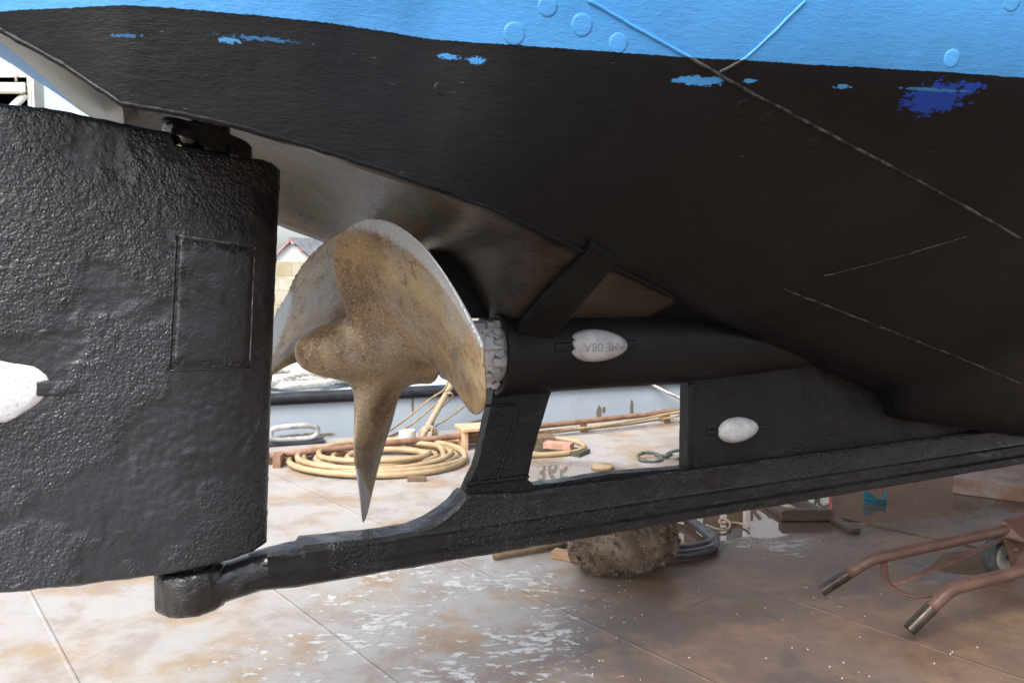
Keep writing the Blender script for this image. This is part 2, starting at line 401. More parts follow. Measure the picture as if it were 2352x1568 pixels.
for (x, y, a) in [(413, 829, .9), (470, 828, 0), (520, 829, 1.5), (560, 830, 1.2), (416, 760, 1.5), (424, 695, .9), (425, 628, 1.5), (430, 560, 0), (484, 566, .6), (536, 572, 1.4), (573, 580, .2)]:
    h, nn = rud_hit(x, y); h = h+nn*.003
    q = nn.to_track_quat('Z', 'Y').to_matrix().to_4x4(); Mx = Matrix.Translation(h) @ q
    mb = MB(); R_ = .0105
    for sg in (1, -1):                                  # two halves leave the slot between them
        pr = [Vector((R_*math.cos(math.pi*k/9), .0011+max(0, R_*math.sin(math.pi*k/9)-.0011), 0)) for k in range(10)]
        RR = Matrix.Rotation(a+(0 if sg > 0 else math.pi), 4, 'Z')
        lo = [Mx @ (RR @ (p+Vector((0, 0, -.004)))) for p in pr]; hi = [Mx @ (RR @ (p*.93+Vector((0, 0, .0022)))) for p in pr]
        n_ = len(pr); mb.add(lo+hi, [tuple(range(n_, 2*n_))]+[(k, (k+1) % n_, n_+(k+1) % n_, n_+k) for k in range(n_)])
    mb.build('screw', M_tar, panel, smooth=False)
# ---- anodes: pear shaped zinc blocks
def anode_h(x, y, a, b, c):
    k = (x/a)**2+(y/(b*(1-.16*x/a if True else 1)))**2
    return c*math.sqrt(max(0, 1-k))**.85 if k < 1 else 0
def zinc(name, c1, c2, chip=False, cx=None):
    t = NT(name); f = t.step(t.noise(20, 5, .6), .35, .68); col = t.mix(f, c1, c2)
    col = t.mix(t.mul(t.step(t.noise(70, 4, .65), .62, .70), .55), col, (.20, .20, .20))
    t.set(col=col, rough=t.step(t.noise(30, 3), .3, .7, .42, .6), spec=.5, metal=.0, normal=t.bump(t.math('ADD', t.noise(70, 4), t.mul(t.voro(160), .5)), .0014))
    return t.m
M_zinc = zinc('zinc_anode', (.36, .365, .37), (.52, .53, .54)); M_zincl = zinc('zinc_lettering', (.24, .24, .245), (.32, .32, .32))
M_white = zinc('white_anode', (.78, .79, .80), (.86, .86, .86))
def anode(parent, c, a, b, cth, mat, name='anode', tilt=0.0, chip=None, tform=None, ny=40):
    mb = MB(); v = []; f = []; NA, NB = ny, 18
    for i in range(NB+1):
        rr = math.sin(i/NB*math.pi/2)
        for k in range(NA):
            th = 2*math.pi*k/NA; x = a*rr*math.cos(th); yy = b*rr*math.sin(th)*(1-.16*math.cos(th)*rr)
            h = cth*math.cos(i/NB*math.pi/2)**.8
            if chip: x, yy, h = chip(x, yy, h, rr)
            v.append((x, yy, h))
    for i in range(NB):
        for k in range(NA): f.append((i*NA+k, i*NA+(k+1) % NA, (i+1)*NA+(k+1) % NA, (i+1)*NA+k))
    # anode plane -> boat: x along s, y up (z), h outwards (near side)
    out = []
    for x, yy, h in v:
        ca, sa = math.cos(tilt), math.sin(tilt); X = x*ca-yy*sa; Y = x*sa+yy*ca
        out.append(L(c[0]+X, c[1]+h, c[2]+Y))
    return fix(link(name, out, f, mat, parent))
RT = .108
# tube
zt = bpt(1300, 801).z; s_end = bpt(1131, 800).x
def tubeM(z): return Matrix.Translation(Vector((0, 0, z)))
mb = MB()
ring = [(s_end+.02, .088), (s_end-.002, .090), (s_end-.006, .098), (s_end-.004, .108), (s_end+.004, .111), (s_end+.028, .111), (s_end+.033, .1085), (.0, RT), (.30, RT), (.8, RT*.8)]
mb.lathe([(s_end+.06, .088)]+ring, tubeM(zt), 64)
tube = mb.build('stern_tube', M_tube, boat); tube.modifiers.new('e', 'EDGE_SPLIT').split_angle = math.radians(40)
# struts from tube to chine
def strut(side):
    if side > 0: a0, a1, b0, b1 = bpt(1188, 752, .10), bpt(1272, 765, .10), bpt(1338, 578, .355), bpt(1402, 612, .315)
    else: a0, a1, b0, b1 = [bpt(1052, 712, -.03), bpt(1130, 712, -.03), bpt(968, 545, -.05), bpt(1075, 545, -.05)]
    b0 = b0+(b0-a0)*.12; b1 = b1+(b1-a1)*.12
    a0 = a0+(a0-b0)*.1; a1 = a1+(a1-b1)*.1
    nrm = (a1-a0).cross(b0-a0).normalized()*.011
    P = [L(*p) for p in (a0-nrm, a1-nrm, b1-nrm, b0-nrm, a0+nrm, a1+nrm, b1+nrm, b0+nrm)]
    o = fix(link('shaft_strut', P, [(0, 1, 2, 3), (7, 6, 5, 4), (0, 4, 5, 1), (1, 5, 6, 2), (2, 6, 7, 3), (3, 7, 4, 0)], M_tube, tube, smooth=False)); bevel(o, .003); return o
strut(1); strut(-1)
# seal housing with blocks and bolts between tube and propeller
M_zp = NT('seal_zinc_paint')
_f = M_zp.step(M_zp.noise(28, 5, .65), .38, .66)
M_zp.set(col=M_zp.mix(M_zp.mul(M_zp.step(M_zp.noise(60, 4), .58, .66), .8), M_zp.mix(_f, (.50, .51, .52), (.64, .65, .66)), (.09, .075, .06)), rough=.5, normal=M_zp.bump(M_zp.noise(80, 4), .0015))
M_zp = M_zp.m
mb = MB(); mb.lathe([(s_end-.13, .045), (s_end-.13, .060), (s_end-.115, .066), (s_end-.03, .068), (s_end-.02, .074), (s_end+.06, .080)], tubeM(zt), 48)
seal = mb.build('shaft_seal', M_zp, tube); seal.modifiers.new('e', 'EDGE_SPLIT').split_angle = math.radians(35)
for k, (ang, w, ln) in enumerate([(50, .030, .085), (-30, .055, .090), (118, .04, .08), (200, .05, .08), (285, .03, .08)]):
    a = math.radians(ang); rr = .071; mb = MB()
    Rm = Matrix.Rotation(a, 3, 'X')       # y -> around the shaft
    c = Vector((s_end-.035-(.01 if k % 2 else 0), 0, zt))+Rm @ Vector((0, -rr, 0))
    mb.box(c, (ln, .016, w), Rm); o = mb.build('clamp_block', M_zp, seal, smooth=False); bevel(o, .004)
for ang in (68, 12, -58, 100):
    a = math.radians(ang); Rm = Matrix.Rotation(a, 3, 'X'); c = Vector((s_end-.012, 0, zt))+Rm @ Vector((0, -.080, 0)); mb = MB()
    Mx = Matrix.Translation(c)
    mb.lathe([(-.022, .0001), (-.022, .009), (-.002, .0095), (-.002, .014), (.012, .014)], Mx, 6); mb.build('bolt', M_zp, seal, smooth=False)
M_wire = simple('lashing_wire', (.25, .25, .25), (.4, .4, .4), 30, .4)
mb = MB(); pts = []
for k in range(40):
    a = math.radians(55-95*k/39); rr = .083+.004*math.sin(k*1.3); pts.append(Vector((s_end-.02+.012*math.sin(k*.8), -rr*math.cos(a), zt+rr*math.sin(a))))
mb.tube(pts, .0016, 5); mb.build('locking_wire', M_wire, seal)
# anodes on the tube and skeg
ca = bpt(1384, 795, .125)
def chip1(x, y, h, rr):
    if x < -.062: x = max(x, -.074-.005*math.sin(y*300)); h *= .8
    return x, y+.0, h
A1 = dict(a=.072, b=.0345, cth=.040)
cA1 = (ca.x, .097, ca.z)
an1 = anode(tube, cA1, .086, .040, .042, M_zinc, chip=chip1, tilt=-.03); an1['label'] = 'pale zinc anode with raised lettering'
# raised lettering, upside down, laid on the dome
def text_mesh(body, size, extrude=0.0, bold=0.0):
    cu = bpy.data.curves.new('t', 'FONT'); cu.body = body; cu.size = size; cu.extrude = extrude; cu.align_x = 'CENTER'; cu.align_y = 'CENTER'; cu.offset = bold; cu.resolution_u = 3
    o = bpy.data.objects.new('t', cu); C.objects.link(o); dg = bpy.context.evaluated_depsgraph_get(); me = bpy.data.meshes.new_from_object(o.evaluated_get(dg))
    C.objects.unlink(o); bpy.data.objects.remove(o); return me
def dome_text(parent, body, size, c, a, b, cth, mat, wx=1.0, ox=0.0, lift=.0012):
    me = text_mesh(body, size, .001); bm = bmesh.new(); bm.from_mesh(me)
    bmesh.ops.triangulate(bm, faces=bm.faces); bmesh.ops.subdivide_edges(bm, edges=[e for e in bm.edges if e.calc_length() > size*.2], cuts=2)
    for v in bm.verts:
        x, y = -v.co.x*wx+ox, -v.co.y       # turned through 180 degrees
        k = min(.98, (x/a)**2+(y/(b*(1-.16*x/a)))**2); h = cth*math.cos(math.asin(math.sqrt(k)))**.8
        v.co = L(c[0]+x, c[1]+h+(lift if v.co.z > 0 else -.003), c[2]+y)
    bm.to_mesh(me); bm.free(); o = bpy.data.objects.new('lettering', me); C.objects.link(o); me.materials.append(mat); o.parent = parent; return fix(o)
dome_text(an1, 'MME 08A', .0305, cA1, .086, .040, .042, M_zincl, 1.0, .003)
for sx, w in ((-1, .05), (1, .03)):
    mb = MB(); mb.box(L(ca.x+sx*.098, .106, ca.z), (w, .010, .022)); o = mb.build('anode_strap', M_tube, tube); bevel(o, .004, 3)
# ---- skeg plate with its window
def P2(px, py): b = bpt(px, py); return (b.x, b.z)
outer = [(lambda b: (b.x, b.z))(bpt(p[0], p[1], -.018)) for p in [(1122, 880), (1113, 930), (1104, 975), (1094, 1020), (1082, 1066), (1066, 1098), (1055, 1128), (1052, 1150)]]
outer += [(outer[-1][0], .60)]
outer += [(7.0, .60), (7.0, .75), (3.0, .75)]
gar = [(p.x, p.z+.06) for p in near if .1 < p.x < 2.0]
outer += gar[::-1]+[(.05, zt-.02), (s_end+.06, zt-.03)]
hole = [(lambda b: (b.x, b.z))(bpt(p[0], p[1], -.018 if p[0] > 1500 else .018)) for p in [(1268, 893), (1400, 886), (1562, 874), (1561, 960), (1559, 1068), (1400, 1088), (1290, 1106), (1226, 1113), (1212, 1100), (1224, 1040), (1244, 970)]]
def dens(poly, step=.02, jit=.0016, seed=1):
    out = []; N = len(poly)
    for i in range(N):
        a, b = Vector((*poly[i], 0)), Vector((*poly[(i+1) % N], 0)); n = max(1, int((b-a).length/step))
        for k in range(n):
            p = a.lerp(b, k/n); out.append(Vector((p.x+jit*fn(p, 45, seed)*1.5, p.y+jit*fn(p, 45, seed+8)*1.5, 0)))
    return out
def plate(polys, ht, name, mat, parent, t0=0.0, bev=.006):
    bm = bmesh.new()
    for pl in polys:
        vs = [bm.verts.new((p.x, 0, p.y)) for p in pl]
        for i in range(len(vs)): bm.edges.new((vs[i], vs[(i+1) % len(vs)]))
    r = bmesh.ops.triangle_fill(bm, use_beauty=True, use_dissolve=False, edges=bm.edges)
    fs = [g for g in r['geom'] if isinstance(g, bmesh.types.BMFace)]
    for v in bm.verts: v.co.y = -(t0-ht)
    ex = bmesh.ops.extrude_face_region(bm, geom=fs)
    for v in [g for g in ex['geom'] if isinstance(g, bmesh.types.BMVert)]: v.co.y = -(t0+ht)
    bmesh.ops.recalc_face_normals(bm, faces=bm.faces)
    me = bpy.data.meshes.new(name); bm.to_mesh(me); bm.free(); me.materials.append(mat); o = bpy.data.objects.new(name, me); C.objects.link(o); o.parent = parent
    bevel(o, bev, 2, 50); return o
skeg = plate([dens(outer), dens(hole, .02, .0012, 5)], .018, 'skeg', M_tar2, boat)
# lower bar and shoe: profile swept along the keel, narrowing into the heel
s_post = P2(1055, 1128)[0]; s_h = P2(560, 1300)[0]; s_t0 = P2(690, 1244)[0]
toppx = [(560, 1282), (575, 1271), (630, 1258), (688, 1247), (690, 1238), (760, 1232), (860, 1221), (940, 1207), (985, 1190), (1015, 1170), (1040, 1150), (1058, 1126)]
toptab = sorted([P2(*p) for p in toppx])+[(s_post+.15, .680), (8, .680)]
sts = []
s = s_h-.02
while s < 2.4: sts.append(s); s += .009
sts += [2.4+.2*i for i in range(0, 24)]
mb = MB(); rows = []
for s in sts:
    zt_ = edge_lookup(toptab, max(s, toptab[0][0])); z0 = .538
    k = min(1, max(0, (s-s_h)/.10))
    bar = .018+.016*k
    def j(sd, a=.0012): return a*noise.noise(Vector((s*34, sd*.12, 0)))+a*1.0*noise.noise(Vector((s*11, sd*.15, 2)))
    step_ = .006 if s > s_t0 else 0.0
    z1 = min(.575, zt_-.03); z2 = min(.612, zt_-.012)
    half_p = [(.020, z0+j(1)), (.050*(.6+.4*k), z0+.003+j(2)), (.062*(.75+.25*k)+j(3), z0+.012), (.062*(.75+.25*k)+j(4), z1-.006), (.050*(.75+.25*k)+j(5), z1+.001), (.049*(.75+.25*k)+j(6), z2-.006), (.036+j(7)+step_, z2-.001), (bar+step_+j(8), z2+.004), (bar+step_+j(9), zt_-.010), (bar-.005+step_, zt_-.002+j(10)), (.0, zt_+j(11))]
    row = [L(s, t, z) for t, z in half_p]+[L(s, -t, z) for t, z in half_p[-2::-1]]
    rows.append(row)
nr = len(rows[0]); v = [p for r_ in rows for p in r_]; f = []
for i in range(len(rows)-1):
    for k in range(nr): f.append((i*nr+k, i*nr+(k+1) % nr, (i+1)*nr+(k+1) % nr, (i+1)*nr+k))
f.append(tuple(range(nr)))
shoe = fix(link('keel_shoe', v, f, M_heel, skeg)); shoe.modifiers.new('e', 'EDGE_SPLIT').split_angle = math.radians(24)
# heel bearing
hb = bpt(440, 1355); R_h = .070
mb = MB(); v = []; f = []; prof = [(.0, .02), (.0, .052), (.004, .064), (.012, .069), (.03, .071), (.082, .0705), (.090, .066), (.093, .058), (.0915, .03), (.0915, .0)]
seg = 72
for z_, r_ in prof:
    for k in range(seg):
        a = 2*math.pi*k/seg; p = Vector((r_*math.cos(a), r_*math.sin(a), z_)); r2 = r_*(1+.05*fn(p, 34)+.06*fn(p, 80, 3))
        v.append(L(hb.x+r2*math.cos(a), r2*math.sin(a), .516+z_+.002*fn(p, 50, 6)))
for i in range(len(prof)-1):
    for k in range(seg): f.append((i*seg+k, i*seg+(k+1) % seg, (i+1)*seg+(k+1) % seg, (i+1)*seg+k))
f.append(tuple(range(seg))); f.append(tuple((len(prof)-1)*seg+k for k in range(seg)))
fix(link('heel_bearing', v, f, M_stock, skeg))
mb = MB(); mb.lathe([(-.02, .042), (.01, .042), (.02, .036), (.05, .036)], Matrix.Translation(L(hb.x+.005, 0, .605)) @ Matrix.Rotation(-math.pi/2, 4, 'Y'), 24); mb.build('pintle', M_heel, rudder)
# lump where the shoe runs into the heel
mb = MB(); v = []; f = []
for i in range(15):
    u = i/14; s = hb.x+.045+u*.105; w = .054-.010*u; z1 = .522+.014*u; z2 = .598+.018*u
    for k in range(20):
        a = 2*math.pi*k/20; ca_, sa_ = math.cos(a), math.sin(a)
        p = Vector((s, w*abs(ca_)**.6*(1 if ca_ > 0 else -1), (z1+z2)/2+(z2-z1)/2*abs(sa_)**.7*(1 if sa_ > 0 else -1)))
        d = .005*fn(p, 26)+.003*fn(p, 60, 3); v.append(L(p.x, p.y+d, p.z+d*.6))
for i in range(14):
    for k in range(20): f.append((i*20+k, i*20+(k+1) % 20, (i+1)*20+(k+1) % 20, (i+1)*20+k))
fix(link('heel_fillet', v, f, M_stock, skeg))
# window post stiffener, weld beads on the plate
def skeg_bead(pxs, r, name, t=.0185, n=16):
    pts = []
    for a, b in zip(pxs, pxs[1:]):
        for k in range(n+1): q = bpt(a[0]+(b[0]-a[0])*k/n, a[1]+(b[1]-a[1])*k/n, t); pts.append(L(*q))
    mb = MB(); mb.tube(pts, r, 6, rad=[r*(1+.3*fn(p, 90)) for p in pts]); return mb.build(name, M_tar2, skeg)
mb = MB(); a = bpt(1562, 876, -.021); b = bpt(1560, 1072, -.021)
mb.box(L(a.x+.009, 0, (a.z+b.z)/2), (.020, .042, a.z-b.z-.004)); o = mb.build('window_post', M_tar2, skeg); bevel(o, .003)
skeg_bead([(1582, 880), (1580, 1128)], .003, 'weld_bead', .019)
skeg_bead([(1192, 925), (1176, 990), (1150, 1078), (1142, 1100)], .0032, 'weld_bead')
skeg_bead([(1068, 1112), (1140, 1103), (1214, 1094)], .0050, 'weld_bead', .022)
skeg_bead([(1112, 932), (1180, 928)], .0040, 'weld_bead')
ca2 = bpt(1706, 990, .045); cA2 = (ca2.x+.006, .014, ca2.z)
an2 = anode(skeg, cA2, .074, .037, .034, M_zinc, tilt=.02); an2['label'] = 'small grey zinc anode with pitted face'
for sx, w in ((-1, .04), (1, .05)):
    mb = MB(); mb.box(L(ca2.x+sx*.088, .020, ca2.z), (w, .006, .014)); o = mb.build('anode_strap', M_tar2, skeg); bevel(o, .003)
# rudder anode at the left edge
ra = bpt(20, 897, .066); 
def chip3(x, y, h, rr):
    n_ = 1+(.06*math.sin(5*math.atan2(y, x))+.05*noise.noise(Vector((math.cos(math.atan2(y, x))*4, math.sin(math.atan2(y, x))*4, 1)))+.05*noise.noise(Vector((x*160, y*160, 2))))*rr
    if x > 0: x *= .92
    return x*n_, y*n_, h*(1-.25*(1-rr))
M_wa = NT('white_zinc_rudder')
_c = M_wa.mix(M_wa.step(M_wa.voro(24), .09, .06), (.80, .81, .82), (.05, .05, .07)); _c = M_wa.mix(M_wa.mul(M_wa.step(M_wa.noise(130, 3), .64, .69), .6), _c, (.3, .33, .4))
M_wa.set(col=_c, rough=.55, normal=M_wa.bump(M_wa.noise(50, 4), .002)); M_wa = M_wa.m
an3 = anode(rudder, (ra.x-.045, .052, ra.z), .125, .062, .016, M_wa, chip=chip3); an3['label'] = 'white chipped zinc anode'
mb = MB(); q = bpt(140, 890, .064); mb.box(L(q.x-.005, .056, q.z), (.075, .014, .030)); o = mb.build('anode_strap', M_tar, rudder); bevel(o, .005, 3)
# rudder stock, gland and coupling flange
stx = bpt(482, 300)
mb = MB(); Mz = lambda s, z: Matrix.Translation(L(s, 0, z)) @ Matrix.Rotation(-math.pi/2, 4, 'Y')
zc = bpt(470, 335).z
mb.lathe([(-.10, .040), (.02, .040), (.045, .040), (.05, .036), (.062, .036), (.066, .043), (.080, .043), (.085, .036), (.2, .036)], Mz(stx.x, zc), 40)
mb.build('rudder_stock', M_stock, rudder).modifiers.new('e', 'EDGE_SPLIT').split_angle = math.radians(35)
mb = MB(); v = []; f = []
for (z_, g) in ((-.012, 1.0), (.024, 1.0), (.030, .94)):
    for k in range(40):
        a = 2*math.pi*k/40; x = .086*g*math.cos(a); y = .050*g*math.sin(a); v.append(L(stx.x-.004+x, y, zc+z_+x*-.26))
for i in range(2):
    for k in range(40): f.append((i*40+k, i*40+(k+1) % 40, (i+1)*40+(k+1) % 40, (i+1)*40+k))
f += [tuple(range(40)), tuple(80+k for k in range(40))]
flange = fix(link('coupling_flange', v, f, M_stock, rudder)); flange.modifiers.new('e', 'EDGE_SPLIT').split_angle = math.radians(35)
for (px, py, t, r_, axis) in [(428, 318, .052, .017, 'y'), (538, 350, .045, .016, 'z'), (408, 312, .03, .014, 'z')]:
    b = bpt(px, py, t); mb = MB()
    Mx = Matrix.Translation(L(*b)) @ (Matrix.Rotation(math.pi/2, 4, 'Z') if axis == 'y' else Matrix.Rotation(-math.pi/2, 4, 'Y'))
    mb.lathe([(-.018, r_*1.1), (.0, r_*1.1), (.001, r_*.85), (.014, r_*.8), (.018, r_*.4), (.018, .0005)], Mx, 18); mb.build('bolt', M_stock, flange)
# tar drips along the rudder's top by the coupling
mb = MB()
for k in range(150):
    x = random.uniform(275, 560); y = edge_lookup(top_px, x)+random.uniform(8, 42); h, nn = rud_hit(x, y)
    if h is None: continue
    r_ = random.uniform(.0015, .0045); q = nn.to_track_quat('Z', 'Y').to_matrix().to_4x4()
    mb.lathe([(-.003, r_), (r_*.15, r_*.85), (r_*.35, r_*.5), (r_*.4, .0003)], Matrix.Translation(h) @ q @ Matrix.Rotation(-math.pi/2, 4, 'Y'), 8)
M_gloss = NT('wet_tar'); M_gloss.set(col=(.012, .012, .012), rough=.12, spec=.6, normal=M_gloss.bump(M_gloss.noise(90, 3), .002)); M_gloss = M_gloss.m
o = mb.build('tar_drips', M_gloss, rudder); o['kind'] = 'stuff'
# ---- propeller
def bronze():
    t = NT('propeller_bronze')
    n1 = t.noise(9, 6, .65); n2 = t.noise(38, 5, .7); n3 = t.noise(230, 3, .75); n4 = t.noise(5, 3, .5, dist=.6)
    c = t.mix(t.step(n1, .36, .62), (.120, .074, .042), (.30, .195, .095))
    c = t.mix(t.mul(t.step(n4, .47, .60), .75), c, (.42, .335, .19))
    c = t.mix(t.mul(t.step(t.noise(3.2, 5, .6), .44, .62), .6), c, (.155, .120, .092))
    c = t.mix(t.mul(t.step(n2, .54, .64), .6), c, (.075, .055, .043))
    c = t.mix(t.mul(t.step(t.noise(17, 5, .6), .58, .68), .45), c, (.30, .145, .06))
    c = t.mix(t.mul(t.step(t.noise(7, 6, .65), .52, .66), .65), c, (.25, .245, .22))
    c = t.mix(t.mul(t.step(n3, .52, .64), .48), c, (.56, .46, .31))
    c = t.mix(t.mul(t.step(t.noise(190, 3, .75), .56, .66), .6), c, (.06, .046, .036))
    at = t.n('ShaderNodeAttribute', attribute_name='tip'); a = t.math('ADD', at.outputs['Fac'], t.mul(t.math('SUBTRACT', t.noise(60, 5, .75), .5), .5))
    a = t.math('ADD', a, t.mul(t.math('SUBTRACT', t.noise(260, 2, .7), .5), .35))
    band = t.step(a, .28, .56)
    c = t.mix(band, c, t.mix(t.step(t.noise(120, 4), .4, .62), (.33, .34, .345), (.39, .395, .40)))
    t.set(col=c, rough=t.mix(band, t.step(n2, .3, .7, .42, .62), .5), metal=t.mul(t.math('SUBTRACT', 1.0, band), .12), spec=.45, normal=t.bump(t.math('ADD', t.mul(n2, .5), t.mul(n3, .35)), .0016))
    return t.m
M_br = bronze()
hubp = bpt(838, 803); RP = .402
prop = bpy.data.objects.new('propeller', None); C.objects.link(prop); prop.parent = boat; prop.empty_display_size = .1; prop.location = L(hubp.x, 0, hubp.z)
mb = MB()
hp = [(-.165, .001), (-.163, .024), (-.155, .038), (-.13, .052), (-.09, .065), (-.03, .076), (.05, .082), (.11, .086), (.150, .087), (.158, .083), (.162, .05)]
mb.lathe(hp, Matrix.Identity(4), 48); hub = mb.build('hub', M_br, prop)
def blade(phi0, R, PT, cm, sk, rk, cb=.012, ex=1.75, sym=False, fil=(.10, .21), name='blade'):
    NR, NC = 60, 44; v = []; f = []; tip = []
    for side in (0, 1):
        for i in range(NR+1):
            q = i/NR; r = .045+(R-.045)*(1-(1-q)**1.5)
            x = r/R
            if x < .606: ch = .108+(cm-.108)*math.sin(min(1, max(0, (x-.10)/.506))*math.pi/2)**1.15
            else: ch = cm*math.sqrt(max(0, 1-((x-.606)/.394)**ex))
            ch = max(ch, .004)
            beta = math.atan(PT/(2*math.pi*max(r, .06)))
            tmax = .026*(1-x)**1.1+.0060
            if r < fil[1]: tmax += fil[0]*((fil[1]-r)/(fil[1]-.05))**2
            for k in range(NC+1):
                w = -math.cos(math.pi*k/NC)*.5; c = ch*w+sk*x**3
                prof = math.sqrt(max(0, 1-(2*w)**2))
                th = tmax*.5*(.14+.86*prof)
                camber = cb*(1-(2*w)**2)*min(1, x*1.5)
                off = camber+(th if side == 0 else -th)
                if k in (0, NC): off = camber
                ta = c*math.cos(beta)+off*math.sin(beta); ax = -c*math.sin(beta)+off*math.cos(beta)+rk*x+.039
                th_ = phi0+ta/max(r, .07)
                v.append(L(ax, r*math.cos(th_), r*math.sin(th_)-.015))
                tip.append(max(0, min(1, (x+.36*(abs(2*w) if sym else 2*w)-(.88 if sym else .86))/(.1 if sym else .26))))
    nn = (NR+1)*(NC+1)
    for side in (0, 1):
        for i in range(NR):
            for k in range(NC):
                a = side*nn+i*(NC+1)+k; q = (a, a+1, a+NC+2, a+NC+1); f.append(q if side == 0 else q[::-1])
    for k in range(NC):
        a = NR*(NC+1)+k; f.append((a, a+1, nn+a+1, nn+a)); f.append((k, nn+k, nn+k+1, k+1))
    o = link(name, v, f, M_br, prop, True, {'tip': tip})
    bm = bmesh.new(); bm.from_mesh(o.data); bmesh.ops.remove_doubles(bm, verts=bm.verts, dist=.0004); bmesh.ops.recalc_face_normals(bm, faces=bm.faces); bm.to_mesh(o.data); bm.free()
    return o
rough_blades = [blade(.593, .500, .874, .496, -.25, -.043), blade(2.377, .422, 1.148, .579, .202, -.071, fil=(.20, .27)), blade(4.565, .438, 1.02, .25, -.12, -.036, .003, 5.0, True)]
# cast the blades and the hub in one piece with generous fillets, then part it again into hub and blades
import numpy as np
from mathutils.kdtree import KDTree
def cast(rough):
    bm = bmesh.new(); src = []
    for n_, o in enumerate(rough):
        bm.from_mesh(o.data); tp = o.data.attributes.get('tip')
        for v_ in o.data.vertices: src.append((v_.co.copy(), n_, tp.data[v_.index].value if tp else 0.0))
    me = bpy.data.meshes.new('cast'); bm.to_mesh(me); bm.free(); ob = bpy.data.objects.new('cast', me); C.objects.link(ob)
    md = ob.modifiers.new('r', 'REMESH'); md.mode = 'VOXEL'; md.voxel_size = .0027; md.adaptivity = 0
    dg = bpy.context.evaluated_depsgraph_get(); em = bpy.data.meshes.new_from_object(ob.evaluated_get(dg)); C.objects.unlink(ob); bpy.data.objects.remove(ob)
    n = len(em.vertices); P = np.empty(n*3); em.vertices.foreach_get('co', P); P = P.reshape(-1, 3)
    E = np.empty(len(em.edges)*2, dtype=np.int64); em.edges.foreach_get('vertices', E); E = E.reshape(-1, 2)
    deg = np.bincount(E.ravel(), minlength=n).astype(float)[:, None]
    def lap(Q):
        S = np.zeros_like(Q)
        for c in range(3): S[:, c] = np.bincount(E[:, 0], Q[E[:, 1], c], n)+np.bincount(E[:, 1], Q[E[:, 0], c], n)
        return S/deg-Q
    for _ in range(16): P = P+.5*lap(P); P = P-.52*lap(P)
    rad = np.sqrt(P[:, 1]**2+P[:, 2]**2)
    wt = np.clip((.235-rad)/.10, 0, 1)[:, None]; wt = wt*wt*(3-2*wt)
    wt = wt*np.clip((.145-P[:, 0:1])/.04, 0, 1)
    for _ in range(420): P = P+.6*wt*lap(P)
    em.vertices.foreach_set('co', P.ravel()); em.update()
    kd = KDTree(len(src))
    for q, (co, _, _) in enumerate(src): kd.insert(co, q)
    kd.balance(); own = np.zeros(n, int); tipv = np.zeros(n)
    for q in range(n):
        hit = kd.find(P[q])[1]; own[q] = src[hit][1]; tipv[q] = src[hit][2]
        if rad[q] < .098: own[q] = 0
    nrm = np.empty(n*3); em.vertices.foreach_get('normal', nrm); nrm = nrm.reshape(-1, 3)
    polys = [list(p.vertices) for p in em.polygons]; lab = [int(np.bincount(own[p]).argmax()) for p in polys]
    for g, o in enumerate(rough):
        fs = [p for p, l_ in zip(polys, lab) if l_ == g]; used = sorted({q for p in fs for q in p}); mp = {q: k for k, q in enumerate(used)}
        m2 = bpy.data.meshes.new(o.name); m2.from_pydata([tuple(P[q]) for q in used], [], [[mp[q] for q in p] for p in fs]); m2.update()
        m2.materials.append(M_br); m2.polygons.foreach_set('use_smooth', [True]*len(m2.polygons))
        a = m2.attributes.new('tip', 'FLOAT', 'POINT'); a.data.foreach_set('value', [float(tipv[q]) for q in used])
        m2.normals_split_custom_set_from_vertices([tuple(nrm[q]) for q in used])
        o.data = m2
cast([hub]+rough_blades)
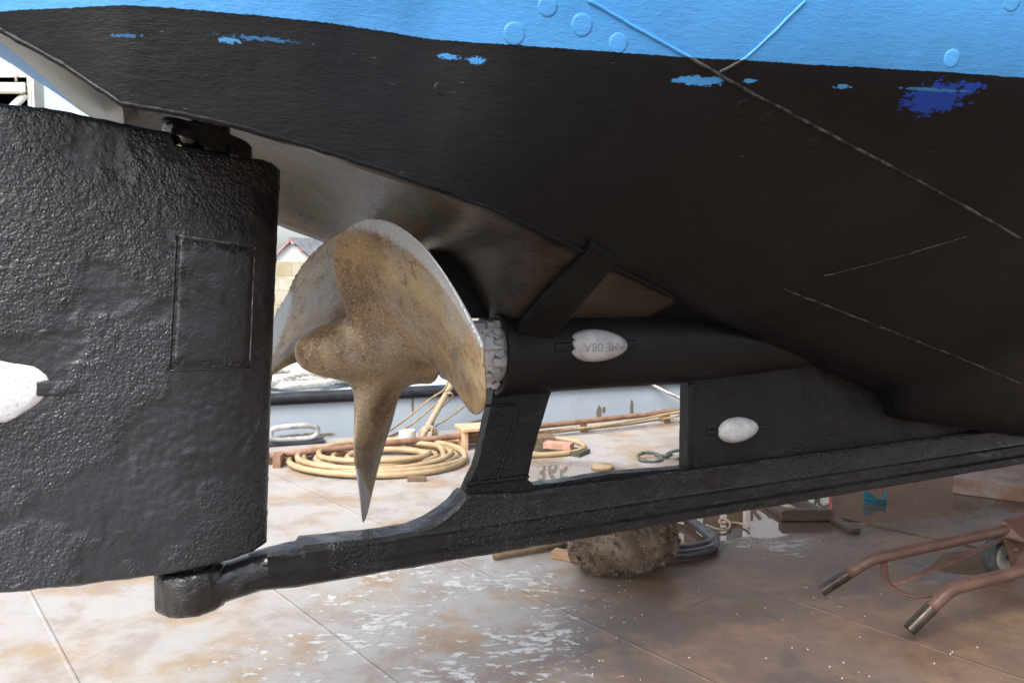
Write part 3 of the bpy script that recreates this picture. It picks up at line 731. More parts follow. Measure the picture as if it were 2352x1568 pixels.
# ------------------------------------------------------------------ setting
eA, eB = on_z(620, 1016), on_z(1560, 951); ED = (eB-eA).normalized(); EN = Vector((-ED.y, ED.x, 0))      # the deck's outer edge, EN points away over the water
def edge_pt(px, off=0.0, z=0.0):
    d = ray(px, 649); o = eA+EN*off; k = (o-CAM).dot(EN)/Vector((d.x, d.y, 0)).dot(EN); p = CAM+d*k; return Vector((p.x, p.y, z))
def epx(px, py, off):                                  # pixel seen on the vertical plane standing off metres beyond the edge
    d = ray(px, py); o = eA+EN*off; k = (o-CAM).dot(EN)/d.dot(EN); return CAM+d*k
def mirror(px, py, off):                               # what a flat puddle shows at this pixel, on that plane
    d = ray(px, py); d.z = -d.z; c = Vector((0, 0, -H)); o = eA+EN*off; k = (o-c).dot(EN)/d.dot(EN); return c+d*k
EANG = math.atan2(ED.y, ED.x)
def deck_mat():
    t = NT('rusty_steel_deck'); x, y, z = t.sep()
    r = t.mapv(rot=(0, 0, -EANG)); rx, ry, rz_ = t.sep(r); sx_, sy_, _z = t.sep(t.mapv(rot=(0, 0, -math.radians(40))))
    fl = t.mapv(sc=(1, 1.0, 1)); 
    n_big = t.noise(.55, 5, .55); n_mid = t.noise(2.2, 6, .6, dist=.3); n_fin = t.noise(16, 5, .65); n_mic = t.noise(110, 4, .6)
    c = t.mix(t.step(n_mid, .35, .65), (.145, .088, .058), (.200, .136, .096))
    c = t.mix(t.mul(t.step(n_big, .46, .60), .6), c, (.100, .092, .088))
    c = t.mix(t.mul(t.step(t.noise(3.6, 6, .65), .46, .66), .8), c, (.27, .165, .095))
    c = t.mix(t.mul(t.step(n_fin, .45, .7), .35), c, (.09, .065, .05))
    c = t.mix(t.mul(t.step(t.noise(1.5, 6, .62, dist=.4), .55, .66), .55), c, (.055, .050, .048))
    # worn cream deck paint, mostly the open end; far spread paints in sky sheen
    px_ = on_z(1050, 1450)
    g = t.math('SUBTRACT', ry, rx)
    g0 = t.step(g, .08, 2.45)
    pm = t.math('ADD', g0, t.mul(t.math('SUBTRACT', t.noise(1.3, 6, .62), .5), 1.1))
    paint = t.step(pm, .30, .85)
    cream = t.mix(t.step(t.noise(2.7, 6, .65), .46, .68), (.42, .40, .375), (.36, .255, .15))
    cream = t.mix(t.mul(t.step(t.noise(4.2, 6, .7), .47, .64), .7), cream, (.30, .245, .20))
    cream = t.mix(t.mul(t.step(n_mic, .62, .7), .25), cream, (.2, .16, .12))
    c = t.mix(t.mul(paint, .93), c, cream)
    # plate seams
    def seamline(co, per, off, w):
        m_ = t.math('PINGPONG', t.math('ADD', co, off), per/2); return t.step(m_, w, w*.35)
    sm = t.math('MAXIMUM', seamline(sx_, .735, -.43+7.35, .008), seamline(sy_, 2.9, 30.2, .006))
    c = t.mix(t.mul(sm, t.mul(t.step(t.noise(5, 4), .42, .62, .0, .22), t.step(paint, .2, .9, 1.0, .25))), c, (.33, .28, .24))
    # white scraped paint specks
    sp = t.mul(t.step(t.noise(34, 4, .7), .665, .69), t.step(t.noise(1.1, 3), .45, .6))
    c = t.mix(t.mul(sp, .8), c, (.62, .61, .59))
    # water: standing puddles with sharp rims, damp deck about them
    mask = None
    for (a, b, lx, ly, rot) in PUD:
        q = on_z(a, b); mp = t.n('ShaderNodeMapping', vector_type='TEXTURE'); t.l(t.obj, mp.inputs['Vector']); mp.inputs['Location'].default_value = (q.x, q.y, 0)
        mp.inputs['Rotation'].default_value = (0, 0, rot); mp.inputs['Scale'].default_value = (lx, ly, 1)
        xx = t.n('ShaderNodeVectorMath', operation='MULTIPLY'); t.l(mp.outputs[0], xx.inputs[0]); xx.inputs[1].default_value = (1, 1, 0)
        ln = t.n('ShaderNodeVectorMath', operation='LENGTH'); t.l(xx.outputs[0], ln.inputs[0])
        e = t.math('SUBTRACT', 1.0, ln.outputs['Value']); mask = e if mask is None else t.math('SMOOTH_MAX', mask, e, .25)
    wet0 = t.math('ADD', mask, t.mul(t.math('SUBTRACT', t.noise(2.4, 5, .55), .5), .9))
    pud = t.step(wet0, .18, .22)
    damp = t.step(wet0, -.42, .02)
    # small whitish spots scattered about set points
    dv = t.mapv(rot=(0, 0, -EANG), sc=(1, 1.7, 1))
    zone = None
    for (a, b, rad) in SPOTZ:
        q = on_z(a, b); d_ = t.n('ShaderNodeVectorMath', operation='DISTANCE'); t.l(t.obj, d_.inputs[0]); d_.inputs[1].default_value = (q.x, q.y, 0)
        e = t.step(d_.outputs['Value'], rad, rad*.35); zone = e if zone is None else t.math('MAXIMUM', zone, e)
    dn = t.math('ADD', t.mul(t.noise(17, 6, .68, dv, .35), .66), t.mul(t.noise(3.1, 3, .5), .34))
    pale_spots = t.mul(t.step(t.math('ADD', dn, t.mul(zone, .085)), .608, .648), t.step(zone, .02, .3))
    pale_spots = t.mul(pale_spots, t.math('SUBTRACT', 1.0, pud))
    c = t.mix(t.mul(pale_spots, t.step(t.noise(40, 4), .3, .6, .35, .9)), c, (.62, .61, .59))
    water = pud
    dark = t.math('MAXIMUM', t.mul(damp, .55), t.mul(water, .62))
    c = t.mix(dark, c, t.mix(.5, c, (.03, .022, .017)))
    c = t.mix(t.mul(damp, .4), c, (.07, .05, .038))
    rough = t.mix(damp, t.step(n_mid, .3, .7, .42, .62), t.step(n_fin, .3, .7, .20, .34))
    rough = t.mix(water, rough, .015)
    h = t.math('ADD', t.math('ADD', t.mul(n_fin, .6), t.mul(n_mic, .18)), t.mul(paint, .25))
    h = t.math('ADD', t.math('ADD', h, t.mul(pale_spots, .6)), t.mul(sm, .8))
    dry = t.math('SUBTRACT', 1.0, water)
    bm_ = t.n('ShaderNodeBump'); bm_.inputs['Distance'].default_value = .004; t.l(h, bm_.inputs['Height']); t.l(t.mul(dry, t.step(damp, 0, 1, .8, .35)), bm_.inputs['Strength'])
    nrm = t.bump(t.noise(.9, 2), .012, .35, bm_.outputs[0])
    bm2 = t.n('ShaderNodeMix', data_type='VECTOR'); geo = t.n('ShaderNodeNewGeometry')
    t.l(pud, bm2.inputs[0]); t.l(nrm, bm2.inputs[4]); t.l(geo.outputs['Normal'], bm2.inputs[5])
    t.set(col=c, rough=rough, spec=t.mix(water, t.mix(paint, .5, .30), 1.0), normal=bm2.outputs[1])
    return t.m
PUD = [(1800, 1175, .75, .42, .55), (1700, 1205, .55, .20, .35), (2080, 1150, .9, .35, .5), (1285, 1095, .42, .40, .3), (2250, 1290, .30, .16, .5), (1560, 1215, .35, .22, .4)]
SPOTZ = [(1000, 1370, .75), (1180, 1360, .45), (1080, 1500, .65), (760, 1480, .5), (1240, 1530, .3), (1760, 1240, .35)]
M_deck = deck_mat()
DC = [eA-ED*9, eA+ED*12, eA+ED*12-EN*13, eA-ED*9-EN*13]
v = [Vector((p.x, p.y, 0)) for p in DC]+[Vector((p.x, p.y, -.7)) for p in DC]
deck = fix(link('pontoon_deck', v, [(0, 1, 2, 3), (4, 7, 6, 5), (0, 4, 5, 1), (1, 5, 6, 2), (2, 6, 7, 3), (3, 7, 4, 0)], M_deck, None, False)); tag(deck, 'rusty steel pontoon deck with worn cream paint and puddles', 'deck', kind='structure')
t = NT('harbour_water'); t.set(col=(.03, .045, .045), rough=.06, spec=.5, normal=t.bump(t.noise(1.5, 4), .05)); M_water = t.m
wat = link('water', [(-900, -900, -1.0), (900, -900, -1.0), (900, 900, -1.0), (-900, 900, -1.0)], [(0, 1, 2, 3)], M_water, None, False); tag(wat, 'grey harbour water beyond the pontoon', 'water', kind='structure')
# ------------------------------------------------------------------ neighbour boat alongside
M_gb = NT('pale_blue_hull')
_x, _y, _z = M_gb.sep()
_c = M_gb.mix(M_gb.step(M_gb.noise(1.4, 5), .35, .7), (.47, .54, .61), (.53, .60, .66))
_c = M_gb.mix(M_gb.mul(M_gb.step(M_gb.noise(6, 5, .7), .62, .7), .4), _c, (.25, .22, .14))
for (px, py, rx, rz) in [(1376, 948, .032, .075), (1387, 941, .020, .035), (1451, 938, .022, .10), (1098, 975, .12, .05), (948, 930, .012, .10), (690, 1003, .3, .03)]:
    p = epx(px, py, .35); qx = (p-eA).dot(ED)
    q = M_gb.mapv(loc=(-qx/rx, 0, -p.z/rz), sc=(1/rx, 0, 1/rz)); ln = M_gb.n('ShaderNodeVectorMath', operation='LENGTH'); M_gb.l(q, ln.inputs[0])
    mk = M_gb.step(M_gb.math('ADD', ln.outputs['Value'], M_gb.mul(M_gb.math('SUBTRACT', M_gb.noise(24, 4), .5), .8)), 1.0, .75)
    _c = M_gb.mix(M_gb.mul(mk, .85), _c, (.17, .125, .045))
M_gb.set(col=_c, rough=.45, normal=M_gb.bump(M_gb.noise(3, 3), .01)); M_gb = M_gb.m
moored = empty('moored_boat', Vector((eA.x, eA.y, 0)), EANG, 'pale blue steel boat with black rubbing strake moored along the far deck edge', 'boat')
def W(p): p = Vector(p); d = p-Vector((eA.x, eA.y, 0)); return Vector((d.dot(ED), d.dot(EN), p.z))
gz = epx(760, 900, .35).z
mb = MB(); OFF = .35
prof = [(OFF+.16, -1.3), (OFF+.05, -.6), (OFF, -.1), (OFF, gz-.005), (OFF+.02, gz), (OFF+3.2, gz), (OFF+3.2, -.1), (OFF+3.0, -1.3)]
xs = [-7+.5*i for i in range(37)]; v = []; f = []
for X in xs:
    k = max(0, (X-7.5)/3.5); pin = 1.4*k*k; kk = max(0, (-3.5-X)/3.5); pin2 = .5*kk*kk
    for (o_, z_) in prof: v.append(Vector((X, o_+(pin+pin2 if o_ < 1 else -(pin+pin2)), z_+.12*k)))
n_ = len(prof)
for i in range(len(xs)-1):
    for k in range(n_): f.append((i*n_+k, i*n_+(k+1) % n_, (i+1)*n_+(k+1) % n_, (i+1)*n_+k))
f += [tuple(range(n_)), tuple((len(xs)-1)*n_+k for k in range(n_))]
mh = fix(link('hull', v, f, M_gb, moored)); mh.modifiers.new('e', 'EDGE_SPLIT').split_angle = math.radians(30)
M_rub = simple('black_rubber', (.012, .014, .018), (.03, .034, .042), 12, .45, bumpd=.002, bsc=30)
mb = MB(); mb.tube([Vector((X, OFF-.005, gz-.035+.12*max(0, (X-7.5)/3.5))) for X in xs if X < 7.6], .052, 14); mb.build('rubbing_strake', M_rub, moored)
M_wht = simple('white_boat_paint', (.72, .72, .70), (.80, .80, .79), 4, .4)
M_brown = simple('brown_letter_paint', (.07, .045, .03), (.10, .065, .045), 20, .6)
M_wood = simple('weathered_wood', (.13, .085, .05), (.22, .15, .09), 14, .7, bumpd=.002, vec=(3, 3, 14))
def flat_text(body, size, c, parent, mat, sx=1.0, bold=.0):
    me = text_mesh(body, 1.0, .01, bold)
    xs_ = [q.co.x for q in me.vertices]; ys_ = [q.co.y for q in me.vertices]; cx = (min(xs_)+max(xs_))/2; cy = (min(ys_)+max(ys_))/2; hh = max(ys_)-min(ys_)
    for q in me.vertices:
        x, y, z_ = q.co; q.co = Vector((c.x+(x-cx)/hh*size*sx, c.y-.004-z_*.3, c.z+(y-cy)/hh*size))
    o = bpy.data.objects.new('lettering', me); C.objects.link(o); o.parent = parent; me.materials.append(mat); return o
# low number board standing on the gunwale
a = W(mirror(1205, 1052, OFF+.12)); b = W(mirror(1330, 1118, OFF+.12))
mb = MB(); cz = (gz+.004+b.z+.04)/2; mb.box(((a.x+b.x)/2, OFF+.13, cz), (b.x-a.x+.35, .03, b.z+.04-gz)); nbd = mb.build('number_board', M_wht, moored, False); bevel(nbd, .004)
p = W(mirror(1268, 1083, OFF+.12)); hh = W(mirror(1268, 1106, OFF+.12)).z-W(mirror(1268, 1060, OFF+.12)).z
flat_text('365', hh, Vector((p.x, OFF+.113, p.z)), nbd, M_brown, .85, .012)
# wheelhouse front with the name board
pl = W(mirror(1712, 1160, OFF+.3)); pr = W(mirror(1905, 1150, OFF+.3))
zt1 = W(mirror(1760, 1228, OFF+.3)).z+.25
mb = MB(); mb.box(((pl.x+pr.x)/2, OFF+.32, (zt1+gz+.25)/2), (pr.x-pl.x, .04, zt1-gz-.25)); nb2 = mb.build('name_board', M_wht, moored, False); bevel(nb2, .005)
M_red = simple('red_edge_paint', (.55, .05, .05), (.62, .09, .08), 10, .5)
mb = MB(); mb.box((pr.x+.02, OFF+.32, (zt1+gz+.25)/2), (.035, .044, zt1-gz-.25)); mb.build('board_edge', M_red, moored, False)
kh = W(mirror(1738, 1194, OFF+.3)).z-W(mirror(1738, 1150, OFF+.3)).z
for ch, x0, y0 in (('K', 1738, 1172), ('&', 1772, 1168), ('D', 1862, 1148), ('C', 1890, 1148)):
    p = W(mirror(x0, y0, OFF+.3)); flat_text(ch, kh, Vector((p.x, OFF+.298, p.z)), nb2, M_brown, .9, .01)
M_var = simple('varnished_panel', (.09, .052, .032), (.14, .085, .05), 9, .45, vec=(8, 8, 1))
wl_ = W(mirror(1560, 1180, OFF+.4)).x
wr_ = pr.x+6.5
mb = MB(); mb.box(((wl_+wr_)/2, OFF+1.2, gz+1.15), (wr_-wl_, 1.5, 2.3)); wh = mb.build('wheelhouse', M_var, moored, False); bevel(wh, .02)
for fx in (.02, .16, .34):
    mb = MB(); mb.box((wl_+(pl.x-wl_)*fx*2.2, OFF+.42, gz+.95), (.05, .05, 1.9)); mb.build('white_post', M_wht, wh, False)
mb = MB(); mb.box((wl_+(pl.x-wl_)*.85, OFF+.44, gz+1.35), (.55, .03, .5)); mb.build('window', simple('dark_window', (.10, .12, .14), (.2, .23, .25), 3, .1), wh, False)
mb = MB(); mb.box(((wl_+wr_)/2, OFF+1.2, gz+2.33), (wr_-wl_+.3, 1.8, .06)); mb.build('roof', M_wht, wh, False)
mb = MB(); a = W(epx(935, 893, OFF+.7)); mb.box((a.x+.3, OFF+.7, gz+.10), (1.1, .05, .2)); mb.build('bulwark', M_wht, moored, False)
# white rope heaped on the moored boat
M_rope = simple('white_rope', (.55, .53, .47), (.74, .73, .68), 18, .8, bumpd=.004, bsc=120)
M_ropeb = simple('tan_rope', (.30, .22, .12), (.42, .33, .20), 18, .85, bumpd=.002, bsc=160)
rp = empty('rope_heap', edge_pt(690, OFF+.35, gz), EANG, 'heap of thick white rope lying on the pale blue boat', 'rope')
mb = MB(); Rm = Matrix.Rotation(-EANG, 3, 'Z')
pts = []
for k in range(90):
    a = k*.55; lay = k/90; rr = .34*(1-.35*lay)+.10*math.sin(k*1.7)
    pts.append(Vector((rr*1.5*math.cos(a)+.15*math.sin(k*.37), rr*.62*math.sin(a), .04+.20*lay*(.7+.3*math.sin(k*.9)))))
mb.rope(resample(catmull(pts, 6), .018), .030, .20); mb.build('rope_turns', M_rope, rp)
# ------------------------------------------------------------------ things on the deck
M_hose = simple('tan_hose', (.36, .25, .13), (.48, .36, .21), 7, .5, bumpd=.001, bsc=40)
M_rust = simple('rusty_pipe', (.20, .105, .062), (.32, .19, .125), 16, .75, bumpd=.002, bsc=70)
def gp(px, py, z=0.0): return on_z(px, py, z)
# rail pipe along the edge
pipe = MB(); ra_ = edge_pt(520, -.13, .10); rb_ = edge_pt(1700, -.13, .10)
pipe.tube([gp(560, 1052, .06), gp(760, 1031, .07), gp(900, 1016, .08), gp(1040, 1003, .09), gp(1240, 978, .10), gp(1420, 959, .10), gp(1560, 944, .10), gp(1700, 930, .10)], .022, 12)
o = pipe.build('edge_pipe', M_rust); tag(o, 'long rusty brown pipe running along the far deck edge', 'pipe')
for px, py in ((640, 1043), (1180, 986), (1340, 968), (1530, 948)):
    q = gp(px, py, .08); mb = MB(); mb.box((0, 0, -.012), (.05, .10, .10)); b_ = mb.build('pipe_bracket', M_rust, o, False); b_.location = (q.x, q.y, .045)
# hose coil
cen = gp(868, 1052, 0)
def coil(pxs, z0=.02, r=.019, name='hose', n=10, mat=None):
    pts = [gp(a, b, z0+(c if c else 0)) for a, b, c in pxs]; mb = MB(); mb.tube(resample(catmull(pts, n), .03), r, 10); return mb, pts
loops = []
ctr = gp(866, 1061, 0)
mb = MB(); pts = []
spec = [(0, 0, .60, .36), (.02, .01, .57, .33), (.05, .0, .54, .34), (-.03, .02, .52, .30), (.06, .02, .47, .27), (.02, .03, .42, .25), (-.02, .02, .36, .21), (.10, .02, .30, .15)]
for li, (ox, oy, ax, ay) in enumerate(spec):
    for k in range(16):
        a = 2*math.pi*k/16+.4; u = (li+k/16)
        ox2 = ox+(spec[min(li+1, 7)][0]-ox)*k/16; ax2 = ax+(spec[min(li+1, 7)][2]-ax)*k/16; ay2 = ay+(spec[min(li+1, 7)][3]-ay)*k/16
        zz = .021+.013*abs(math.sin(u*1.7+k*.4))+(.028 if li in (2, 5) else 0)+.01*(li % 2)
        pts.append(ctr+Vector((ox2+ax2*math.cos(a), oy+ay2*math.sin(a)*1.35+.01*math.sin(u*5), zz)))
pts = [gp(600, 1062, .02), gp(660, 1050, .02), gp(740, 1028, .03), gp(800, 1020, .05)]+pts[5:]
mb.tube(resample(catmull(pts, 6), .025), .0195, 10)
o = mb.build('coiled_hose', M_hose); tag(o, 'tan rubber hose coiled flat on the deck behind the propeller', 'hose')
mb = MB(); pts = [gp(1000, 1016, .05), gp(1080, 1012, .03), gp(1200, 1005, .02), gp(1270, 1006, .02), gp(1325, 1014, .02), gp(1342, 1026, .02), gp(1325, 1036, .02), gp(1270, 1043, .02), gp(1180, 1046, .02), gp(1110, 1046, .02)]
mb.tube(resample(catmull(pts, 8), .03), .019, 10); o = mb.build('looped_hose', M_hose); tag(o, 'loop of tan hose around the dark board, seen through the skeg opening', 'hose')
mb = MB(); mb.tube(resample(catmull([gp(1000, 1008, .05), gp(1060, 1003, .06), gp(1100, 999, .06), gp(1180, 993, .05)], 6), .05), .022, 10); o = mb.build('hose_run', M_hose); tag(o, 'straight run of tan hose beside the rusty edge pipe', 'hose')
# bollard stub, pole and ropes
M_stub = simple('chalky_white_metal', (.50, .46, .40), (.66, .63, .58), 12, .7, bumpd=.002)
q = gp(936, 1031, 0); st = empty('bollard', q, 0, 'short whitish pipe bollard with rusty foot beside the coiled hose', 'bollard')
mb = MB(); mb.lathe([(.0, .062), (.03, .062), (.135, .060), (.14, .055), (.14, .05), (.10, .048)], Matrix.Rotation(-math.pi/2, 4, 'Y'), 28); mb.build('pipe_stub', M_stub, st)
mb = MB(); mb.lathe([(.0, .072), (.022, .070), (.026, .062)], Matrix.Rotation(-math.pi/2, 4, 'Y'), 28); mb.build('foot', M_rust, st)
M_pole = simple('tan_pole', (.36, .27, .17), (.46, .36, .24), 9, .6, vec=(4, 4, 1))
base = gp(958, 1024, .02); topp = epx(1062, 838, .20)
mb = MB(); mb.tube([base, base.lerp(topp, .5), topp], .024, 12); o = mb.build('leaning_pole', M_pole); tag(o, 'tan wooden pole leaning from the deck against the pale blue boat', 'pole')
def rope_obj(pts, r, label, name='rope', mat=M_ropeb, step=.012):
    mb = MB(); mb.rope(resample(catmull(pts, 8), step), r); o = mb.build(name, mat); return tag(o, label, 'rope')
kn = base.lerp(topp, .62)
rope_obj([gp(868, 1006, .05), epx(925, 968, .1), epx(985, 918, .15), kn+Vector((-.02, -.03, .03)), kn+Vector((.02, -.02, .12))], .0085, 'upper tan mooring line running from the deck edge up to the pole')
rope_obj([gp(872, 1010, .03), epx(930, 985, .1), epx(990, 938, .12), kn+Vector((0, -.035, 0)), kn+Vector((.05, -.03, -.02)), epx(1020, 930, .06), epx(1000, 950, .0), gp(990, 1002, .10)], .0085, 'tan line tied round the pole with a hanging bight')
rope_obj([gp(988, 1000, .10), epx(1000, 978, .05), epx(1030, 960, .1), epx(1070, 930, .2), epx(1110, 890, .3)], .0085, 'tan line rising from the ring block towards the right of the pole')
q = gp(984, 1018, 0)
M_blk = simple('ring_block', (.30, .23, .15), (.42, .34, .24), 12, .7, bumpd=.003)
mb = MB(); Rr = Matrix.Rotation(.3, 3, 'Z')
mb.tube([q+Vector((0, 0, .072))+Rr @ Vector((.048*math.cos(a), 0, .048*math.sin(a))) for a in [2*math.pi*k/24 for k in range(24)]], .024, 10, closed=True)
o = mb.build('ring_fairlead', M_blk); tag(o, 'thick tan ring standing on the deck beside the white bollard', 'ring')
# oval fairlead at left
M_chr = simple('dull_chrome', (.30, .30, .30), (.6, .6, .6), 12, .4, metal=.2)
q = edge_pt(668, -.12, 0); fl = empty('oval_fairlead', q, EANG, 'pale oval metal fairlead on the deck edge by the rudder', 'fairlead')
mb = MB(); pts = []
for k in range(40):
    a = 2*math.pi*k/40; ca_, sa_ = math.cos(a), math.sin(a); pts.append(Vector((.17*abs(ca_)**.6*(1 if ca_ > 0 else -1), 0, .085+.05*abs(sa_)**.6*(1 if sa_ > 0 else -1))))
mb.tube(pts, .022, 10, closed=True); mb.build('ring', M_chr, fl)
mb = MB(); mb.box((0, 0, .011), (.44, .12, .022)); b_ = mb.build('base', M_rub, fl, False); bevel(b_, .004)
# orange trestle
M_or = simple('orange_paint', (.58, .36, .20), (.66, .48, .30), 14, .6, bumpd=.001)
q0, q1 = gp(1052, 1003, .14), gp(1140, 999, .14); q = gp(1098, 1030, 0)
stl = empty('orange_step', Vector((q.x, q.y, 0)), EANG, 'small orange wooden step behind the skeg post', 'step')
mb = MB(); mb.box((0.02, .05, .150), (.30, .22, .025)); b_ = mb.build('tread', M_or, stl, False); bevel(b_, .004)
for sx in (-.10, .14):
    mb = MB(); mb.box((sx, .05, .069), (.03, .18, .137)); b_ = mb.build('leg', M_or, stl, False); bevel(b_, .003)
# dark board, red brick and dark box inside the loop
M_dk = simple('dark_board', (.05, .045, .025), (.09, .08, .045), 12, .6)
mb = MB(); c0 = gp(1240, 1027, .02); dv = (gp(1320, 1032, 0)-gp(1230, 1020, 0)).normalized(); ang = math.atan2(dv.y, dv.x)
mb.box((c0.x+.05, c0.y, .016), (.62, .16, .03), Matrix.Rotation(ang, 3, 'Z')); o = mb.build('dark_board', M_dk, None, False); bevel(o, .003); tag(o, 'flat dark green board lying inside the hose loop', 'board')
M_brk = simple('red_brick', (.42, .22, .15), (.55, .33, .24), 18, .8, bumpd=.002)
c1 = gp(1283, 1024, .05); mb = MB(); mb.box((c1.x, c1.y, .055), (.20, .09, .045), Matrix.Rotation(ang+.2, 3, 'Z')); o = mb.build('brick', M_brk, None, False); bevel(o, .003); tag(o, 'salmon red brick resting on the dark board', 'brick')
c1 = gp(1243, 1012, .04); mb = MB(); mb.box((c1.x-.03, c1.y+.05, .035), (.26, .14, .066), Matrix.Rotation(.1, 3, 'Z')); o = mb.build('wooden_block', M_wood, None, False); bevel(o, .004); tag(o, 'pale brown timber block behind the hose loop', 'block')
# tan lines along pipe in the window
rope_obj([gp(1180, 1000, .05), gp(1260, 990, .05), gp(1380, 978, .06), gp(1470, 963, .08), gp(1560, 946, .12), gp(1640, 936, .14)], .011, 'tan line laid along the rusty edge pipe, knotted end')
rope_obj([gp(1180, 1004, .02), gp(1300, 990, .02), gp(1430, 976, .03), gp(1520, 962, .05), gp(1600, 948, .12)], .009, 'thinner tan line lying just inside the rusty edge pipe')
rope_obj([epx(1476, 872, .33), epx(1500, 884, .32), epx(1535, 902, .25), epx(1575, 918, .2), gp(1650, 935, .1)], .014, 'pale rope slanting down the pale blue hull at the skeg opening', mat=M_rope)
# cleat
M_cl = simple('worn_steel', (.14, .12, .10), (.26, .23, .2), 14, .5, bumpd=.002)
q = gp(1524, 967, 0); cl = empty('mooring_cleat', q, EANG, 'dark steel mooring cleat on the far deck edge', 'cleat')
mb = MB(); mb.box((0, 0, .04), (.07, .05, .08)); b_ = mb.build('post', M_cl, cl, False); bevel(b_, .01)
mb = MB(); mb.tube([(-.18, 0, .06), (-.09, 0, .085), (.09, 0, .085), (.18, 0, .06)], .024, 10, rad=[.012, .024, .024, .012]); mb.build('horn', M_cl, cl)
# shackles
M_sh = simple('greened_shackle', (.05, .06, .05), (.12, .13, .11), 25, .5, bumpd=.002)
q = gp(1508, 1056, 0); sh = empty('shackle', q, .3, 'two dark greenish shackles linked together on the deck', 'shackle')
for k, (dx, dy, r0) in enumerate(((-.05, 0, .065), (.17, .02, .06))):
    mb = MB(); pts = [Vector((dx+r0*math.cos(a)*(1.25 if k == 0 else 1.3), dy+r0*math.sin(a), .022+.018*math.sin(a+k))) for a in [2*math.pi*i/26 for i in range(26)]]
    mb.tube(pts, .012, 8, closed=True); mb.build('bow', M_sh, sh)
mb = MB(); mb.tube([(.0, .03, .03), (.06, .0, .02), (.12, .01, .03)], .012, 8); mb.build('pin', M_sh, sh)
q = gp(1384, 1076, 0); mb = MB(); mb.lathe([(0, .072), (.02, .072), (.026, .066), (.026, .02)], Matrix.Translation(q) @ Matrix.Rotation(-math.pi/2, 4, 'Y'), 26); o = mb.build('deck_plug', simple('tan_cap', (.30, .2, .11), (.42, .32, .2), 14, .7)); tag(o, 'round tan deck plug near the painted number reflection', 'cap')
q = gp(957, 1104, 0); mb = MB(); mb.box((q.x, q.y, .014), (.11, .045, .026), Matrix.Rotation(.05, 3, 'Z')); o = mb.build('wood_offcut', M_wood, None, False); bevel(o, .003); tag(o, 'small brown timber offcut in front of the coiled hose', 'offcut')
# ---- coir fender
fc = gp(1425, 1322, 0); q1 = gp(1305, 1300, .1); q2 = gp(1552, 1300, .1); 
fctr = gp(1432, 1246, .118); FL_ = .228; FR = .132
fd = empty('coir_fender', Vector((fctr.x, fctr.y, 0)), 0, 'shaggy brown coir rope fender lying on the deck under the keel', 'fender')
def coir():
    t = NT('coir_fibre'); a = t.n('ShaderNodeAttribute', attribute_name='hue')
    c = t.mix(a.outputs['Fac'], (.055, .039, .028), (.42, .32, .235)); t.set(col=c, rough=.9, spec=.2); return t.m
M_coir = coir()
v = []; f = []; hue = []
NA, NB = 72, 40; rot = Matrix.Rotation(-.10, 3, 'Y') @ Matrix.Rotation(.18, 3, 'Z')
def fshape(u, a):
    x = math.sin(u); r = abs(math.cos(u))**.62
    x2 = FL_*(abs(x)**1.0)*(1 if x > 0 else -1)
    taper = 1.0-.16*max(0, -x)-.05*x
    return Vector((x2, FR*1.1*r*taper*math.cos(a), FR*.92*r*taper*math.sin(a)))
for i in range(NB+1):
    u = -math.pi/2+math.pi*i/NB
    for k in range(NA):
        a = 2*math.pi*k/NA; p = fshape(u, a); n_ = p.normalized()
        w = .010*math.sin(20*p.x/FL_*1.9+3*math.sin(a*4))*math.sin(a*13+20*p.x); p2 = p+n_*(w+.006*fn(p, 30))
        v.append(rot @ p2+Vector((0, 0, .118))); hue.append(.25+.3*fn(p, 12))
for i in range(NB):
    for k in range(NA): f.append((i*NA+k, i*NA+(k+1) % NA, (i+1)*NA+(k+1) % NA, (i+1)*NA+k))
link('fender_core', v, f, M_coir, fd, True, {'hue': hue})
hv_ = []; hf_ = []; hu = []
for cell_ in range(620):                                # knotted tufts, each with its own lean and tone
    u0 = math.asin(random.uniform(-1, 1)); a0 = random.uniform(0, 2*math.pi); c0_ = fshape(u0, a0); tone = min(1, max(0, .45+.40*fn(c0_, 9)+random.gauss(0, .20)))
    lean = Vector((random.gauss(0, 1), random.gauss(0, 1), random.gauss(0, 1))).normalized(); tuft = random.uniform(.010, .020)
    for k in range(30):
        da = random.gauss(0, .075); du = random.gauss(0, .050); p = fshape(max(-1.57, min(1.57, u0+du)), a0+da); n_ = Vector((p.x*.45, p.y, p.z)).normalized()
        off = (p-c0_); rr = min(1, off.length/.020); lt = lean-n_*lean.dot(n_)
        d = (n_*(.75-.25*rr)+lt*.75+off*18+Vector((random.gauss(0, .12), random.gauss(0, .12), random.gauss(0, .12)))).normalized()
        ln = tuft*(1.15-.5*rr)*random.uniform(.75, 1.2)*(1.9 if random.random() < .02 else 1); w = random.uniform(.0008, .0016); sd = d.cross(n_); sd = sd.normalized() if sd.length > 1e-3 else Vector((1, 0, 0))
        b0 = p-n_*.004; droop = Vector((0, 0, -.22*ln)); tri = [b0-sd*w, b0+sd*w, b0+d*ln*.6+sd*w*.7, b0+d*ln*.6-sd*w*.7, b0+d*ln+droop]
        i0 = len(hv_); hv_ += [rot @ q+Vector((0, 0, .118)) for q in tri]; hf_ += [(i0, i0+1, i0+2, i0+3), (i0+3, i0+2, i0+4)]
        hu += [tone*.25, tone*.25, tone, tone, min(1, tone*1.2)]  # roots darkened: shade between the tufts put into their tone
hv_ = [Vector((q.x, q.y, max(q.z, .002))) for q in hv_]
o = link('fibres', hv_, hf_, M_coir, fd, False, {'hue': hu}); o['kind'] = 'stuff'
M_yel = simple('yellowed_rope', (.30, .24, .11), (.42, .36, .20), 20, .8, bumpd=.003)
